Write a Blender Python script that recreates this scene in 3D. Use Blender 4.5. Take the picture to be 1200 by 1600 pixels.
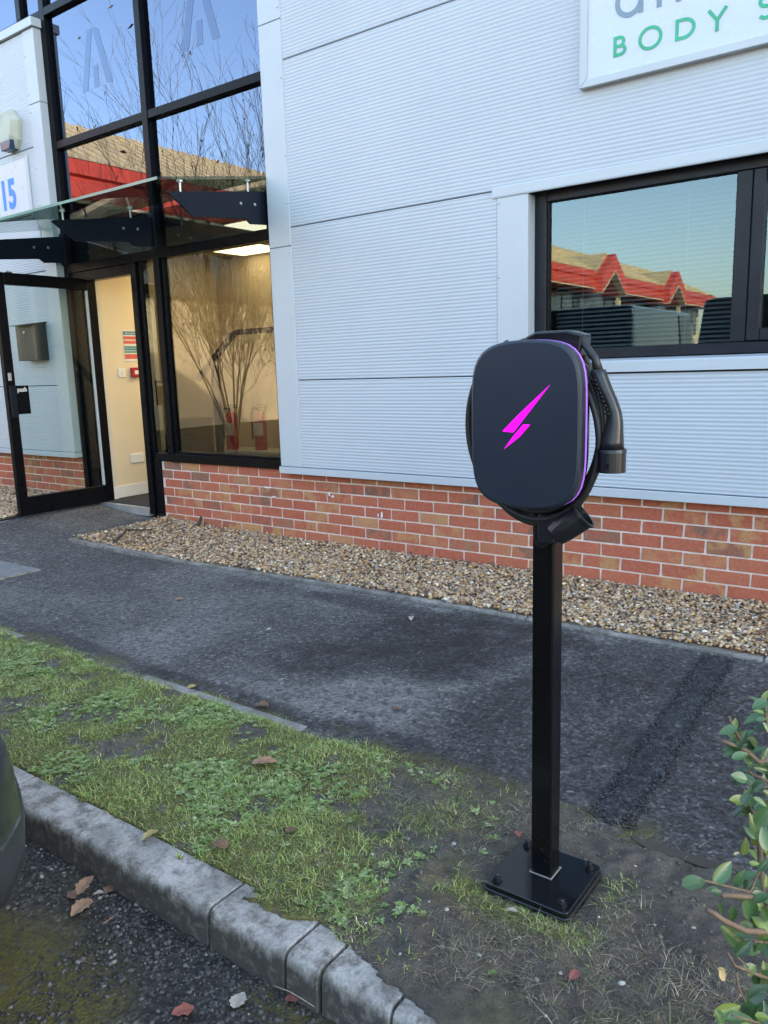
import bpy, bmesh, math, random
import numpy as np
from mathutils import Vector, Matrix
random.seed(7); RNG = np.random.default_rng(7)
for o in list(bpy.data.objects): bpy.data.objects.remove(o)
scene = bpy.context.scene
COL = scene.collection
R = math.radians
# ------------------------------------------------------------------ camera
CAM = Vector((5.20242, -4.21273, 0.77466))
c_r = Vector((0.805835, 0.591406, -0.029462)); c_u = Vector((-0.082061, 0.160813, 0.983568)); c_f = Vector((-0.586426, 0.790176, -0.17812))
cd = bpy.data.cameras.new('camera'); cam = bpy.data.objects.new('camera', cd); COL.objects.link(cam)
cam.matrix_world = Matrix(((c_r.x, c_u.x, -c_f.x, CAM.x), (c_r.y, c_u.y, -c_f.y, CAM.y), (c_r.z, c_u.z, -c_f.z, CAM.z), (0, 0, 0, 1)))
cd.sensor_fit = 'VERTICAL'; cd.sensor_height = 36.0; cd.lens = 1227.5 / 1600 * 36.0
cd.clip_start = 0.05; cd.clip_end = 3000
scene.camera = cam
# ------------------------------------------------------------------ sky and sun (sun stands behind the unit, to the right)
SUN_AZ = R(33)      # from +X towards +Y
SUN_EL = R(19)
w = bpy.data.worlds.new('World'); scene.world = w; w.use_nodes = True
nt = w.node_tree; bg = nt.nodes['Background']
sky = nt.nodes.new('ShaderNodeTexSky'); sky.sky_type = 'NISHITA'; sky.sun_disc = False
sky.sun_elevation = SUN_EL; sky.sun_rotation = R(90) - SUN_AZ
sky.air_density = 1.0; sky.dust_density = 2.0; sky.ozone_density = 0.3
nt.links.new(sky.outputs[0], bg.inputs[0]); bg.inputs[1].default_value = 0.15
sl = bpy.data.lights.new('sun', 'SUN'); sl.energy = 3.0; sl.angle = R(0.5); sl.color = (1.0, 0.87, 0.68)
so = bpy.data.objects.new('sun', sl); COL.objects.link(so)
sd = Vector((math.cos(SUN_AZ) * math.cos(SUN_EL), math.sin(SUN_AZ) * math.cos(SUN_EL), math.sin(SUN_EL)))
so.rotation_euler = sd.to_track_quat('Z', 'Y').to_euler(); so.location = sd * 60
vs = scene.view_settings
vs.view_transform = 'Standard'; vs.look = 'None'; vs.gamma = 1.0; vs.use_curve_mapping = False
vs.exposure = 2.85
scene.render.resolution_x = 768; scene.render.resolution_y = 1024

# ================================================================== helpers
def px(u, v, depth):
    """point seen by the photograph at pixel (1200x1600) and optical depth"""
    return CAM + (c_f + c_r * ((u - 600) / 1227.5) + c_u * ((800 - v) / 1227.5)) * depth
def tag(o, label=None, cat=None, group=None, kind=None):
    if label: o['label'] = label
    if cat: o['category'] = cat
    if group: o['group'] = group
    if kind: o['kind'] = kind
    return o
def empty(name, loc=(0, 0, 0), rz=0.0, parent=None):
    o = bpy.data.objects.new(name, None); COL.objects.link(o)
    o.location = loc; o.rotation_euler = (0, 0, rz); o.empty_display_size = .1
    if parent: o.parent = parent
    return o
def link(name, me, mat, parent=None):
    o = bpy.data.objects.new(name, me); COL.objects.link(o)
    if mat is not None and not me.materials: me.materials.append(mat)
    if parent: o.parent = parent
    return o
class G:
    def __init__(s): s.v = []; s.f = []
    def add(s, vs_, fs_):
        b = len(s.v); s.v += [tuple(p) for p in vs_]; s.f += [tuple(b + i for i in f) for f in fs_]; return s
    def box(s, x0, x1, y0, y1, z0, z1):
        return s.add([(x0,y0,z0),(x1,y0,z0),(x1,y1,z0),(x0,y1,z0),(x0,y0,z1),(x1,y0,z1),(x1,y1,z1),(x0,y1,z1)],
                     [(0,3,2,1),(4,5,6,7),(0,1,5,4),(1,2,6,5),(2,3,7,6),(3,0,4,7)])
    def prism(s, poly, a, b, axis='y'):
        """poly is a list of 2D points extruded from a to b along axis"""
        n = len(poly)
        def P(p, t):
            return {'y': (p[0], t, p[1]), 'x': (t, p[0], p[1]), 'z': (p[0], p[1], t)}[axis]
        vs_ = [P(p, a) for p in poly] + [P(p, b) for p in poly]
        fs_ = [tuple(range(n)), tuple(range(2*n-1, n-1, -1))] + [(i, n+i, n+(i+1) % n, (i+1) % n) for i in range(n)]
        return s.add(vs_, fs_)
    def rings(s, rings, caps=True, closed=True):
        n = len(rings[0]); b = len(s.v)
        for r in rings: s.v += [tuple(p) for p in r]
        for k in range(len(rings)-1):
            for i in range(n if closed else n-1):
                j = (i+1) % n
                s.f.append((b+k*n+i, b+k*n+j, b+(k+1)*n+j, b+(k+1)*n+i))
        if caps:
            s.f.append(tuple(b+i for i in range(n-1, -1, -1))); s.f.append(tuple(b+(len(rings)-1)*n+i for i in range(n)))
        return s
    def tube(s, pts, rad, n=8, caps=True, closed=False):
        pts = [Vector(p) for p in pts]; m = len(pts); rs = []
        if not isinstance(rad, (list, tuple)): rad = [rad]*m
        up = None
        for i, p in enumerate(pts):
            if closed: t = pts[(i+1) % m] - pts[i-1]
            else: t = pts[min(i+1, m-1)] - pts[max(i-1, 0)]
            t.normalize()
            if up is None:
                up = t.orthogonal().normalized()
            up = (up - t*up.dot(t)); up = up.normalized() if up.length > 1e-6 else t.orthogonal().normalized()
            sdv = t.cross(up)
            rs.append([p + (up*math.cos(a) + sdv*math.sin(a))*rad[i] for a in [2*math.pi*k/n for k in range(n)]])
        if closed: rs.append(rs[0]); caps = False
        return s.rings(rs, caps)
    def lathe(s, prof, c=(0,0,0), n=16, axis='z'):
        rs = []
        for r, h in prof:
            ring = []
            for k in range(n):
                a = 2*math.pi*k/n; x, y = r*math.cos(a), r*math.sin(a)
                p = {'z': (x, y, h), 'y': (x, h, -y), 'x': (h, x, y)}[axis]
                ring.append((p[0]+c[0], p[1]+c[1], p[2]+c[2]))
            rs.append(ring)
        return s.rings(rs)
    def mesh(s, name, bevel=0, seg=1, smooth=False):
        me = bpy.data.meshes.new(name); me.from_pydata(s.v, [], s.f)
        bm = bmesh.new(); bm.from_mesh(me)
        bmesh.ops.recalc_face_normals(bm, faces=bm.faces)
        if bevel: bmesh.ops.bevel(bm, geom=list(bm.edges), offset=bevel, segments=seg, affect='EDGES', profile=.5, clamp_overlap=True)
        bm.to_mesh(me); bm.free()
        if smooth:
            me.shade_smooth()
        return me
    def build(s, name, mat, parent=None, bevel=0, seg=1, smooth=False):
        return link(name, s.mesh(name, bevel, seg, smooth), mat, parent)
def np_mesh(name, V, F, mat, parent=None, col=None, smooth=False):
    """fast mesh from numpy arrays; F is (n,3) or (n,4); col is per vertex rgb"""
    me = bpy.data.meshes.new(name); n = len(V); k = F.shape[1]
    me.vertices.add(n); me.vertices.foreach_set('co', np.asarray(V, np.float32).ravel())
    me.loops.add(F.size); me.loops.foreach_set('vertex_index', F.astype(np.int32).ravel())
    me.polygons.add(len(F)); me.polygons.foreach_set('loop_start', np.arange(0, F.size, k, dtype=np.int32))
    me.update(calc_edges=True)
    if col is not None:
        a = me.color_attributes.new('Col', 'FLOAT_COLOR', 'POINT')
        a.data.foreach_set('color', np.concatenate([col, np.ones((n, 1))], 1).astype(np.float32).ravel())
    if smooth: me.shade_smooth()
    me.validate()
    return link(name, me, mat, parent)
def vnoise(x, y, s, seed=0):
    """value noise 0..1"""
    r = np.random.default_rng(seed).random((64, 64))
    x = np.asarray(x)*s + 1000.3; y = np.asarray(y)*s + 1000.7
    xi = np.floor(x).astype(int); yi = np.floor(y).astype(int); fx = x-xi; fy = y-yi
    fx = fx*fx*(3-2*fx); fy = fy*fy*(3-2*fy)
    g = lambda a, b: r[a % 64, b % 64]
    return (g(xi, yi)*(1-fx)+g(xi+1, yi)*fx)*(1-fy)+(g(xi, yi+1)*(1-fx)+g(xi+1, yi+1)*fx)*fy
def fnoise(x, y, s, seed=0, oct=4):
    t = 0; a = 1; n = 0
    for k in range(oct): t = t + a*vnoise(x, y, s*2**k, seed+k); n += a; a *= .5
    return t/n
def sstep(a, b, x):
    t = np.clip((np.asarray(x, float)-a)/(b-a), 0, 1); return t*t*(3-2*t)

# ------------------------------------------------------------------ materials
MATS = {}
def nodes(name):
    m = bpy.data.materials.new(name); m.use_nodes = True; t = m.node_tree
    b = t.nodes['Principled BSDF']
    return m, t, b
def N(t, typ, **kw):
    n = t.nodes.new(typ)
    for k, v in kw.items(): setattr(n, k, v)
    return n
def noise(t, co, scale, detail=4, rough=.55):
    n = N(t, 'ShaderNodeTexNoise'); n.inputs['Scale'].default_value = scale; n.inputs['Detail'].default_value = detail
    n.inputs['Roughness'].default_value = rough
    if co is not None: t.links.new(co, n.inputs['Vector'])
    return n.outputs['Fac']
def ramp(t, fac, stops, interp='LINEAR'):
    r = N(t, 'ShaderNodeValToRGB'); cr = r.color_ramp; cr.interpolation = interp
    while len(cr.elements) < len(stops): cr.elements.new(.5)
    for e, (p, c) in zip(cr.elements, stops):
        e.position = p; e.color = (c[0], c[1], c[2], 1) if isinstance(c, (tuple, list)) else (c, c, c, 1)
    t.links.new(fac, r.inputs[0]); return r.outputs[0]
def mix(t, fac, a, b, mode='MIX'):
    m = N(t, 'ShaderNodeMix', data_type='RGBA', blend_type=mode)
    for s, v in ((m.inputs['Factor'], fac), (m.inputs['A'], a), (m.inputs['B'], b)):
        if isinstance(v, (int, float)): s.default_value = v
        elif isinstance(v, (tuple, list)): s.default_value = (*v[:3], 1)
        else: t.links.new(v, s)
    return m.outputs['Result']
def bump(t, b, h, strength=.3, dist=.005, prev=None):
    n = N(t, 'ShaderNodeBump'); n.inputs['Strength'].default_value = strength; n.inputs['Distance'].default_value = dist
    t.links.new(h, n.inputs['Height'])
    if prev is not None: t.links.new(prev, n.inputs['Normal'])
    t.links.new(n.outputs[0], b.inputs['Normal']); return n.outputs[0]
def pm(name, col, rough=.5, metal=0.0, var=.12, vscale=6, bmp=0, bscale=150, spec=.5, rvar=.1, coat=0):
    if name in MATS: return MATS[name]
    m, t, b = nodes(name); co = N(t, 'ShaderNodeTexCoord').outputs['Object']
    n1 = noise(t, co, vscale, 5)
    c = mix(t, ramp(t, n1, [(.3, 0), (.7, 1)]), tuple(x*(1-var) for x in col), tuple(min(1, x*(1+var)) for x in col))
    t.links.new(c, b.inputs['Base Color'])
    rr = N(t, 'ShaderNodeMapRange'); t.links.new(noise(t, co, vscale*3, 4), rr.inputs[0])
    rr.inputs[3].default_value = max(0.02, rough-rvar); rr.inputs[4].default_value = min(1, rough+rvar)
    t.links.new(rr.outputs[0], b.inputs['Roughness'])
    b.inputs['Metallic'].default_value = metal; b.inputs['Specular IOR Level'].default_value = spec
    if coat: b.inputs['Coat Weight'].default_value = coat; b.inputs['Coat Roughness'].default_value = .08
    if bmp: bump(t, b, noise(t, co, bscale, 3), bmp, .002)
    MATS[name] = m; return m
def emit(name, col, strength):
    m, t, b = nodes(name); b.inputs['Base Color'].default_value = (*col, 1)
    b.inputs['Emission Color'].default_value = (*col, 1); b.inputs['Emission Strength'].default_value = strength
    b.inputs['Roughness'].default_value = .35
    return m
def glass(name, tint=(.9, .95, .93), ior=1.6, rough=0.0, wav=.0, gc=(1, 1, 1)):
    """thin pane: clear film plus mirror reflection by Fresnel"""
    m = bpy.data.materials.new(name); m.use_nodes = True; t = m.node_tree
    t.nodes.remove(t.nodes['Principled BSDF']); out = t.nodes['Material Output']
    tr = N(t, 'ShaderNodeBsdfTransparent'); tr.inputs[0].default_value = (*tint, 1)
    gl = N(t, 'ShaderNodeBsdfGlossy'); gl.inputs['Roughness'].default_value = rough; gl.inputs['Color'].default_value = (*gc, 1)
    fr = N(t, 'ShaderNodeFresnel'); fr.inputs[0].default_value = ior
    if wav:
        geo = N(t, 'ShaderNodeTexCoord'); bp = N(t, 'ShaderNodeBump'); bp.inputs['Strength'].default_value = wav; bp.inputs['Distance'].default_value = .01
        t.links.new(noise(t, geo.outputs['Object'], 1.6, 1), bp.inputs['Height']); t.links.new(bp.outputs[0], gl.inputs['Normal'])
    ge = N(t, 'ShaderNodeNewGeometry'); fm = N(t, 'ShaderNodeMath', operation='SUBTRACT'); fm.use_clamp = True; t.links.new(fr.outputs[0], fm.inputs[0]); t.links.new(ge.outputs['Backfacing'], fm.inputs[1])
    mx = N(t, 'ShaderNodeMixShader'); t.links.new(fm.outputs[0], mx.inputs[0]); t.links.new(tr.outputs[0], mx.inputs[1]); t.links.new(gl.outputs[0], mx.inputs[2])
    t.links.new(mx.outputs[0], out.inputs[0]); return m
def vcol_mat(name, rough=.7, var=.25, vscale=300, spec=.3, bmp=0, trans=0):
    m, t, b = nodes(name); a = N(t, 'ShaderNodeAttribute', attribute_name='Col')
    co = N(t, 'ShaderNodeTexCoord').outputs['Object']; n1 = noise(t, co, vscale, 3)
    c = mix(t, 1.0, a.outputs['Color'], ramp(t, n1, [(.3, 1-var), (.7, 1+var)]), 'MULTIPLY')
    t.links.new(c, b.inputs['Base Color']); b.inputs['Roughness'].default_value = rough; b.inputs['Specular IOR Level'].default_value = spec
    if bmp: bump(t, b, n1, bmp, .003)
    return m
M_clad = pm('grey_cladding_paint', (.435, .470, .500), .38, .0, .035, 1.0, 0, spec=.5, rvar=.06)
M_trim = pm('grey_trim_paint', (.45, .485, .505), .36, .0, .03, 2.0, spec=.5, rvar=.06)
M_frame = pm('black_powder_coat', (.004, .0045, .006), .30, 0, .2, 9, spec=.10)
M_steel = pm('navy_painted_steel', (.007, .010, .018), .34, 0, .15, 8, spec=.22)
M_mortar = pm('mortar', (.66, .56, .48), .9, 0, .18, 20, .5, 120, spec=.2)
M_glass = glass('window_glass', (.40, .40, .37), 2.0, wav=.012)
M_glassup = glass('coated_glass', (.22, .25, .28), 2.3, wav=.014, gc=(.66, .76, 1))
M_glassclear = glass('door_glass', (.88, .92, .90), 1.5)
M_glasscan = glass('canopy_glass', (.52, .61, .57), 1.6)
M_white = pm('white_plastic', (.74, .74, .72), .35, 0, .03)
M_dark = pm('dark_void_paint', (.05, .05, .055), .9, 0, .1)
def m_brick():
    m, t, b = nodes('clay_brick'); oi = N(t, 'ShaderNodeObjectInfo'); co = N(t, 'ShaderNodeTexCoord').outputs['Object']
    v = N(t, 'ShaderNodeVectorMath', operation='ADD'); t.links.new(co, v.inputs[0])
    cm = N(t, 'ShaderNodeVectorMath', operation='SCALE'); cx = N(t, 'ShaderNodeCombineXYZ'); t.links.new(oi.outputs['Random'], cx.inputs[0]); t.links.new(oi.outputs['Random'], cx.inputs[2])
    t.links.new(cx.outputs[0], cm.inputs[0]); cm.inputs['Scale'].default_value = 37; t.links.new(cm.outputs[0], v.inputs[1]); p = v.outputs[0]
    base = ramp(t, oi.outputs['Random'], [(0, (.43,.120,.068)), (.3, (.46,.145,.080)), (.55, (.40,.105,.064)), (.72, (.47,.18,.09)), (.86, (.46,.22,.115)), (.95, (.27,.125,.08)), (1, (.34,.10,.065))])
    mul = N(t, 'ShaderNodeMath', operation='MULTIPLY'); mul.inputs[1].default_value = 7.31; t.links.new(oi.outputs['Random'], mul.inputs[0])
    fr = N(t, 'ShaderNodeMath', operation='FRACT'); t.links.new(mul.outputs[0], fr.inputs[0])
    alt = ramp(t, fr.outputs[0], [(0, (.46,.25,.105)), (.30, (.44,.125,.07)), (.80, (.19,.11,.08)), (.90, (.40,.10,.06))], 'CONSTANT')
    pn = noise(t, p, 9, 3)
    c = mix(t, ramp(t, pn, [(.46, 0), (.58, .85)]), base, alt)
    fl = noise(t, p, 170, 3, .7)
    c = mix(t, ramp(t, fl, [(.34, .75), (.45, 0)]), c, (.16, .055, .035))
    c = mix(t, ramp(t, noise(t, p, 60, 4), [(.3, .18), (.5, 0)]), c, (.52, .34, .22))
    t.links.new(c, b.inputs['Base Color']); b.inputs['Roughness'].default_value = .88; b.inputs['Specular IOR Level'].default_value = .25
    bump(t, b, fl, .5, .003); return m
M_brick = m_brick()

# ================================================================== ground levels
def zpath(x, y):
    x = np.asarray(x, float); y = np.asarray(y, float)
    s = np.clip((0.6-x)/1.8, 0, 1)**1.5 * sstep(-2.0, -.6, y)
    return -.49 + .125*s
def grid(name, x0, x1, y0, y1, nx, ny, zf, mat, colf=None):
    xs = np.linspace(x0, x1, nx); ys = np.linspace(y0, y1, ny); X, Y = np.meshgrid(xs, ys)
    Z = zf(X, Y); V = np.stack([X.ravel(), Y.ravel(), np.asarray(Z).ravel()], 1)
    i = np.arange(nx*ny).reshape(ny, nx); F = np.stack([i[:-1,:-1].ravel(), i[:-1,1:].ravel(), i[1:,1:].ravel(), i[1:,:-1].ravel()], 1)
    c = colf(X.ravel(), Y.ravel()) if colf else None
    return np_mesh(name, V, F, mat, None, c, True)
def m_asphalt(name, base, moss=False, scale=1.0):
    m, t, b = nodes(name); co = N(t, 'ShaderNodeTexCoord').outputs['Object']
    a = N(t, 'ShaderNodeAttribute', attribute_name='Col')      # R wet, G pale dust, B moss
    sp = N(t, 'ShaderNodeSeparateColor'); t.links.new(a.outputs['Color'], sp.inputs[0])
    vo = N(t, 'ShaderNodeTexVoronoi'); vo.inputs['Scale'].default_value = 150*scale; t.links.new(co, vo.inputs['Vector'])
    vo2 = N(t, 'ShaderNodeTexVoronoi'); vo2.inputs['Scale'].default_value = 75*scale; t.links.new(co, vo2.inputs['Vector'])
    stone = ramp(t, vo.outputs['Color'], [(0, tuple(x*.35 for x in base)), (.45, tuple(x*.9 for x in base)), (.8, tuple(x*1.7 for x in base)), (1, tuple(x*4.0 for x in base))])
    st2 = ramp(t, vo2.outputs['Color'], [(0, .6), (.6, 1), (1, 1.8)])
    c = mix(t, 1.0, stone, st2, 'MULTIPLY')
    c = mix(t, 1.0, c, ramp(t, noise(t, co, 1.7, 6, .65), [(.3, .68), (.7, 1.35)]), 'MULTIPLY')
    dn = noise(t, co, 40, 4, .7)
    dm = N(t, 'ShaderNodeMath', operation='MULTIPLY'); t.links.new(sp.outputs[1], dm.inputs[0]); t.links.new(ramp(t, dn, [(.38, 0), (.62, 1)]), dm.inputs[1])
    c = mix(t, dm.outputs[0], c, (.24, .225, .205))
    wt = N(t, 'ShaderNodeMath', operation='MULTIPLY'); wt.use_clamp = True; t.links.new(sp.outputs[0], wt.inputs[0])
    t.links.new(ramp(t, noise(t, co, 7, 5, .6), [(.3, .35), (.55, 1)]), wt.inputs[1])
    c = mix(t, wt.outputs[0], c, mix(t, 1.0, c, (.42, .42, .44), 'MULTIPLY'))
    mm = N(t, 'ShaderNodeMath', operation='MULTIPLY'); mm.use_clamp = True; t.links.new(sp.outputs[2], mm.inputs[0]); t.links.new(ramp(t, noise(t, co, 55, 5, .7), [(.36, 0), (.56, 1)]), mm.inputs[1])
    c = mix(t, mm.outputs[0], c, mix(t, noise(t, co, 160, 2), (.055, .047, .010), (.12, .105, .022)))
    t.links.new(c, b.inputs['Base Color'])
    rr = N(t, 'ShaderNodeMapRange'); t.links.new(wt.outputs[0], rr.inputs[0]); rr.inputs[3].default_value = .88; rr.inputs[4].default_value = .55
    t.links.new(rr.outputs[0], b.inputs['Roughness']); b.inputs['Specular IOR Level'].default_value = .28
    n1 = bump(t, b, vo.outputs['Distance'], .7, .004)
    bump(t, b, noise(t, co, 260, 2), .45, .003, n1)
    return m
M_path = m_asphalt('path_asphalt', (.064, .060, .057), scale=.72)
M_road = m_asphalt('carpark_asphalt', (.052, .047, .040), scale=.8)
# far apron of asphalt to the horizon, then the near strip of car park with moss and damp
g = G(); n = 6
def flat(name, x0, x1, y0, y1, z, mat, nx=2, ny=2, colf=None):
    return grid(name, x0, x1, y0, y1, nx, ny, lambda X, Y: np.full_like(X, z), mat, colf)
tag(flat('ground', -900, 900, -900, 900, -.60, pm('far_asphalt', (.075, .075, .077), .9, 0, .15, .3)), kind='structure')
def roadcol(x, y):
    mo = np.clip(sstep(-3.20, -3.45, y)*sstep(.42, .56, fnoise(x, y, 3.0, 5)+.05*sstep(3.6, 2.8, x))*1.3, 0, 1)
    band = sstep(.16, .02, np.abs(y+3.14))
    mo = np.clip(mo + .75*sstep(.05, .01, np.abs(y+3.17))*sstep(.4, .6, fnoise(x, y, 4, 6)), 0, 1)
    wet = np.clip(.35+.6*fnoise(x, y, 1.5, 9), 0, 1)
    dust = .5*sstep(.55, .75, fnoise(x, y, 2.5, 11))
    return np.stack([wet, dust, mo], 1)
o = grid('car_park', -14, 14, -14, -3.10, 420, 160, lambda X, Y: -.585 + .006*(fnoise(X, Y, 3, 2)-.5), M_road, roadcol); tag(o, kind='structure')
def pathcol(x, y):
    wet = np.zeros_like(x)
    for cx, cy, rx, ry, sg_ in ((3.25, -1.30, .50, .42, 1.), (2.95, -1.72, .32, .26, .95), (3.50, -.95, .55, .16, .9), (2.75, -.95, .6, .12, .7), (4.05, -1.7, .30, .75, .75), (4.6, -1.6, .7, .8, .75), (3.75, -2.2, .5, .10, .9), (3.0, -2.22, .8, .07, .9), (1.6, -2.2, .8, .08, .7)):
        d = ((x-cx)/rx)**2+((y-cy)/ry)**2; wet = np.maximum(wet, sg_*sstep(1.25, .35, d+1.1*(fnoise(x, y, 3.5, 21)-.5)))
    dust = .16+.40*sstep(.5, .75, fnoise(x, y, 1.3, 31))*sstep(4.1, 3.6, x)
    for cx, cy, rx, ry in ((3.42, -1.88, .30, .26), (3.22, -2.08, .35, .14), (3.62, -1.58, .16, .22), (3.55, -2.05, .2, .14)):
        d = ((x-cx)/rx)**2+((y-cy)/ry)**2; dust = np.maximum(dust, .62*sstep(1.3, .3, d+1.3*(fnoise(x, y, 7, 39)-.5)))
    dust = np.maximum(dust, .95*sstep(.10, .0, np.abs(y+.86-.01*x))*sstep(.35, .6, fnoise(x, y, 3, 33))*(x > -.35))
    dust = np.maximum(dust, .7*sstep(.12, .03, np.abs(x-4.49))*sstep(.08, .0, np.abs(y+2.19)))
    dust *= (1-.8*wet)
    mo = .8*sstep(-2.14, -2.24, y)*sstep(.45, .6, fnoise(x, y, 5, 37))
    return np.stack([wet, dust, mo], 1)
def zp(X, Y):
    return zpath(X, Y) + .004*(fnoise(X, Y, 2.2, 3)-.5)
o = grid('footpath', -9, 10, -2.30, .02, 760, 130, zp, M_path, pathcol); tag(o, kind='structure')
# strip of fresh coarse tarmac over the cable trench
V = []; F = []; nst = 90
for k in range(nst+1):
    yy = -2.255+1.475*k/nst; cx_ = 4.495-.043*(yy+2.24); a_ = .052+.022*(float(fnoise(yy, 0., 14, 121, 3))-.5)*2; b_ = .052+.022*(float(fnoise(yy, 5., 14, 122, 3))-.5)*2; tp = min(1, .35+.65*(yy+2.255)/.10); a_ *= tp; b_ *= tp
    for f in range(9):
        xx = cx_-a_+(a_+b_)*f/8; V.append((xx, yy, float(zp(np.array(xx), np.array(yy)))+.0035+(.004*math.sin(math.pi*f/8))))
for k in range(nst):
    for f in range(8): i0 = k*9+f; F.append((i0, i0+1, i0+10, i0+9))
M_fresh = m_asphalt('fresh_tarmac', (.030, .030, .031), scale=.5)
o = np_mesh('tarmac_strip', np.array(V), np.array(F), M_fresh, None, np.tile([[.2, 0., 0.]], (len(V), 1)), True); tag(o, kind='structure')

# ------------------------------------------------------------------ verge: soil, moss, grass
def verge_density(x, y):
    d = sstep(4.30, 3.45, x + .7*(fnoise(x, y, 2.3, 41)-.5)+ .25*(y+2.65))
    d = d*sstep(.34, .56, .6*fnoise(x, y, 6, 43)+.4*fnoise(x, y, 17, 44)) + .10*d
    ang = np.arctan2(y+2.59, x-4.455); rr = np.maximum(np.abs(x-4.455), np.abs(y+2.59))
    ring = sstep(.22, .15, rr)*(rr > .095)
    front = ring*np.clip(sstep(-.95, -.6, np.cos(ang+1.9)) , 0, 1)*sstep(.35, .6, fnoise(x, y, 9, 47))
    return np.clip(d + .6*front, 0, 1)
def zverge(x, y):
    mud = sstep(3.6, 4.2, x)
    z = -.476 + .016*(fnoise(x, y, 4, 51)-.5) + (.010+.024*mud)*(fnoise(x, y, 14, 53)-.5) + .016*mud*(fnoise(x, y, 45, 55, 3)-.5)
    z = z - .018*sstep(-2.34, -2.27, y)*(1-.3*mud) - .008*sstep(-2.94, -3.02, y)
    over = sstep(3.90, 4.55, x+.2*(fnoise(x, y, 5, 57)-.5))
    cut = (-3.004-.045*sstep(.5, .72, fnoise(x, y, 11, 58, 2)))*(1-over)+over*(-3.080-.03*fnoise(x, y, 9, 59)) + .026*(fnoise(x, y, 45, 56, 3)-.5)
    film = -.4815+.004*fnoise(x, y, 25, 60)
    z = z+(film-z)*sstep(-2.985, -3.01, y)
    z = z - .25*sstep(cut, cut-.02, y)
    z = z + (-.4955-z)*sstep(1.5, .7, ((x-4.70)/.13)**2+((y+2.288)/.034)**2)
    rr = np.maximum(np.abs(x-4.455), np.abs(y+2.59)); z = z - (z+.49)*sstep(.16, .105, rr)
    return z
def vergecol(x, y):
    d = verge_density(x, y); n1 = fnoise(x, y, 6, 61)[:, None]; n2 = fnoise(x, y, 40, 63, 3)[:, None]
    soil = np.array([.085, .072, .056])*(.4+1.2*n2); wet = np.array([.048, .041, .034])*(.6+.8*n2)
    c = soil*(1-.6*n1)+wet*.6*n1
    mossm = np.clip(sstep(.25, .6, d+.5*(n1[:, 0]-.5)) + .35*sstep(.5, .66, fnoise(x, y, 5, 67)), 0, 1)[:, None]
    moss = np.array([.105, .095, .022])*(.5+.9*n2)
    return c*(1-.85*mossm)+moss*.85*mossm
M_soil = vcol_mat('verge_soil', .78, .45, 240, .35, .9)
o = grid('verge', -8, 8, -3.24, -2.255, 1500, 150, zverge, M_soil, vergecol); tag(o, kind='structure')

def blades(name, n, x0, x1, dens, hmin, hmax, wd, pal, mat, zf=zverge, y0=-3.04, y1=-2.24, lean=.9, xpow=1.0):
    x = x0+(x1-x0)*RNG.random(n*6)**xpow; y = y0+(y1-y0)*RNG.random(n*6); k = RNG.random(n*6) < dens(x, y)
    x = x[k][:n]; y = y[k][:n]; m = len(x); z = zf(x, y)-.003
    tuft = fnoise(x, y, 14, 71)
    h = (hmin+(hmax-hmin)*RNG.random(m)**1.6)*(.55+.9*tuft); a = RNG.random(m)*6.283; ln = lean*(.35+RNG.random(m)); wdt = wd*(.6+.8*RNG.random(m))
    dx, dy = np.cos(a), np.sin(a); sx, sy = -dy*wdt/2, dx*wdt/2
    def lv(f): 
        return np.stack([x+dx*h*ln*f*f, y+dy*h*ln*f*f, z+h*f*(1-.35*f*np.minimum(ln, 1.2))], 1)
    p0, p1, p2 = lv(0.), lv(.55), lv(1.); s = np.stack([sx, sy, np.zeros(m)], 1)
    V = np.stack([p0-s, p0+s, p1+s*.8, p1-s*.8, p2], 1).reshape(-1, 3)
    i = np.arange(m)[:, None]*5
    F = np.concatenate([i+np.array([[0, 1, 2]]), i+np.array([[0, 2, 3]]), i+np.array([[3, 2, 4]])], 0)
    pal = np.array(pal); c = 1.18*pal[RNG.integers(0, len(pal), m)]*(.5+.8*RNG.random((m, 1)))*(.55+.8*tuft[:, None])
    C = np.repeat(c, 5, 0)
    return np_mesh(name, V, F, mat, None, C)
M_grass = vcol_mat('grass_blade', .55, .12, 60, .35)
GP = [(.15,.21,.045), (.19,.27,.06), (.23,.31,.08), (.12,.17,.04), (.26,.33,.10), (.25,.27,.075), (.38,.34,.16), (.19,.25,.055)]
o = blades('grass', 98000, .9, 4.75, verge_density, .005, .023, .0020, GP, M_grass, lean=1.3); tag(o, 'short patchy green grass on the verge between path and kerb', 'grass', kind='stuff')
o = blades('grass', 4200, .9, 4.4, lambda x, y: verge_density(x, y)*sstep(.55, .72, fnoise(x, y, 8, 73)), .014, .036, .0020, GP, M_grass, lean=1.4); tag(o, 'longer tufts of grass standing out of the short verge turf', 'grass', kind='stuff')
o = blades('grass', 16000, -7, .9, verge_density, .015, .05, .004, GP, M_grass); tag(o, 'grass of the verge running on beyond the parked car', 'grass', kind='stuff')
def mud_d(x, y): return .9*sstep(3.7, 4.3, x)*sstep(.4, .6, fnoise(x, y, 3.5, 81))
o = blades('dead_grass', 13000, 3.7, 5.5, mud_d, .006, .024, .0013, [(.22,.18,.115), (.15,.125,.085), (.30,.25,.16), (.10,.085,.06), (.16,.17,.07)], M_grass, lean=2.6); tag(o, 'flattened dead grass stems pressed into the mud', 'dead grass', kind='stuff')
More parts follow.
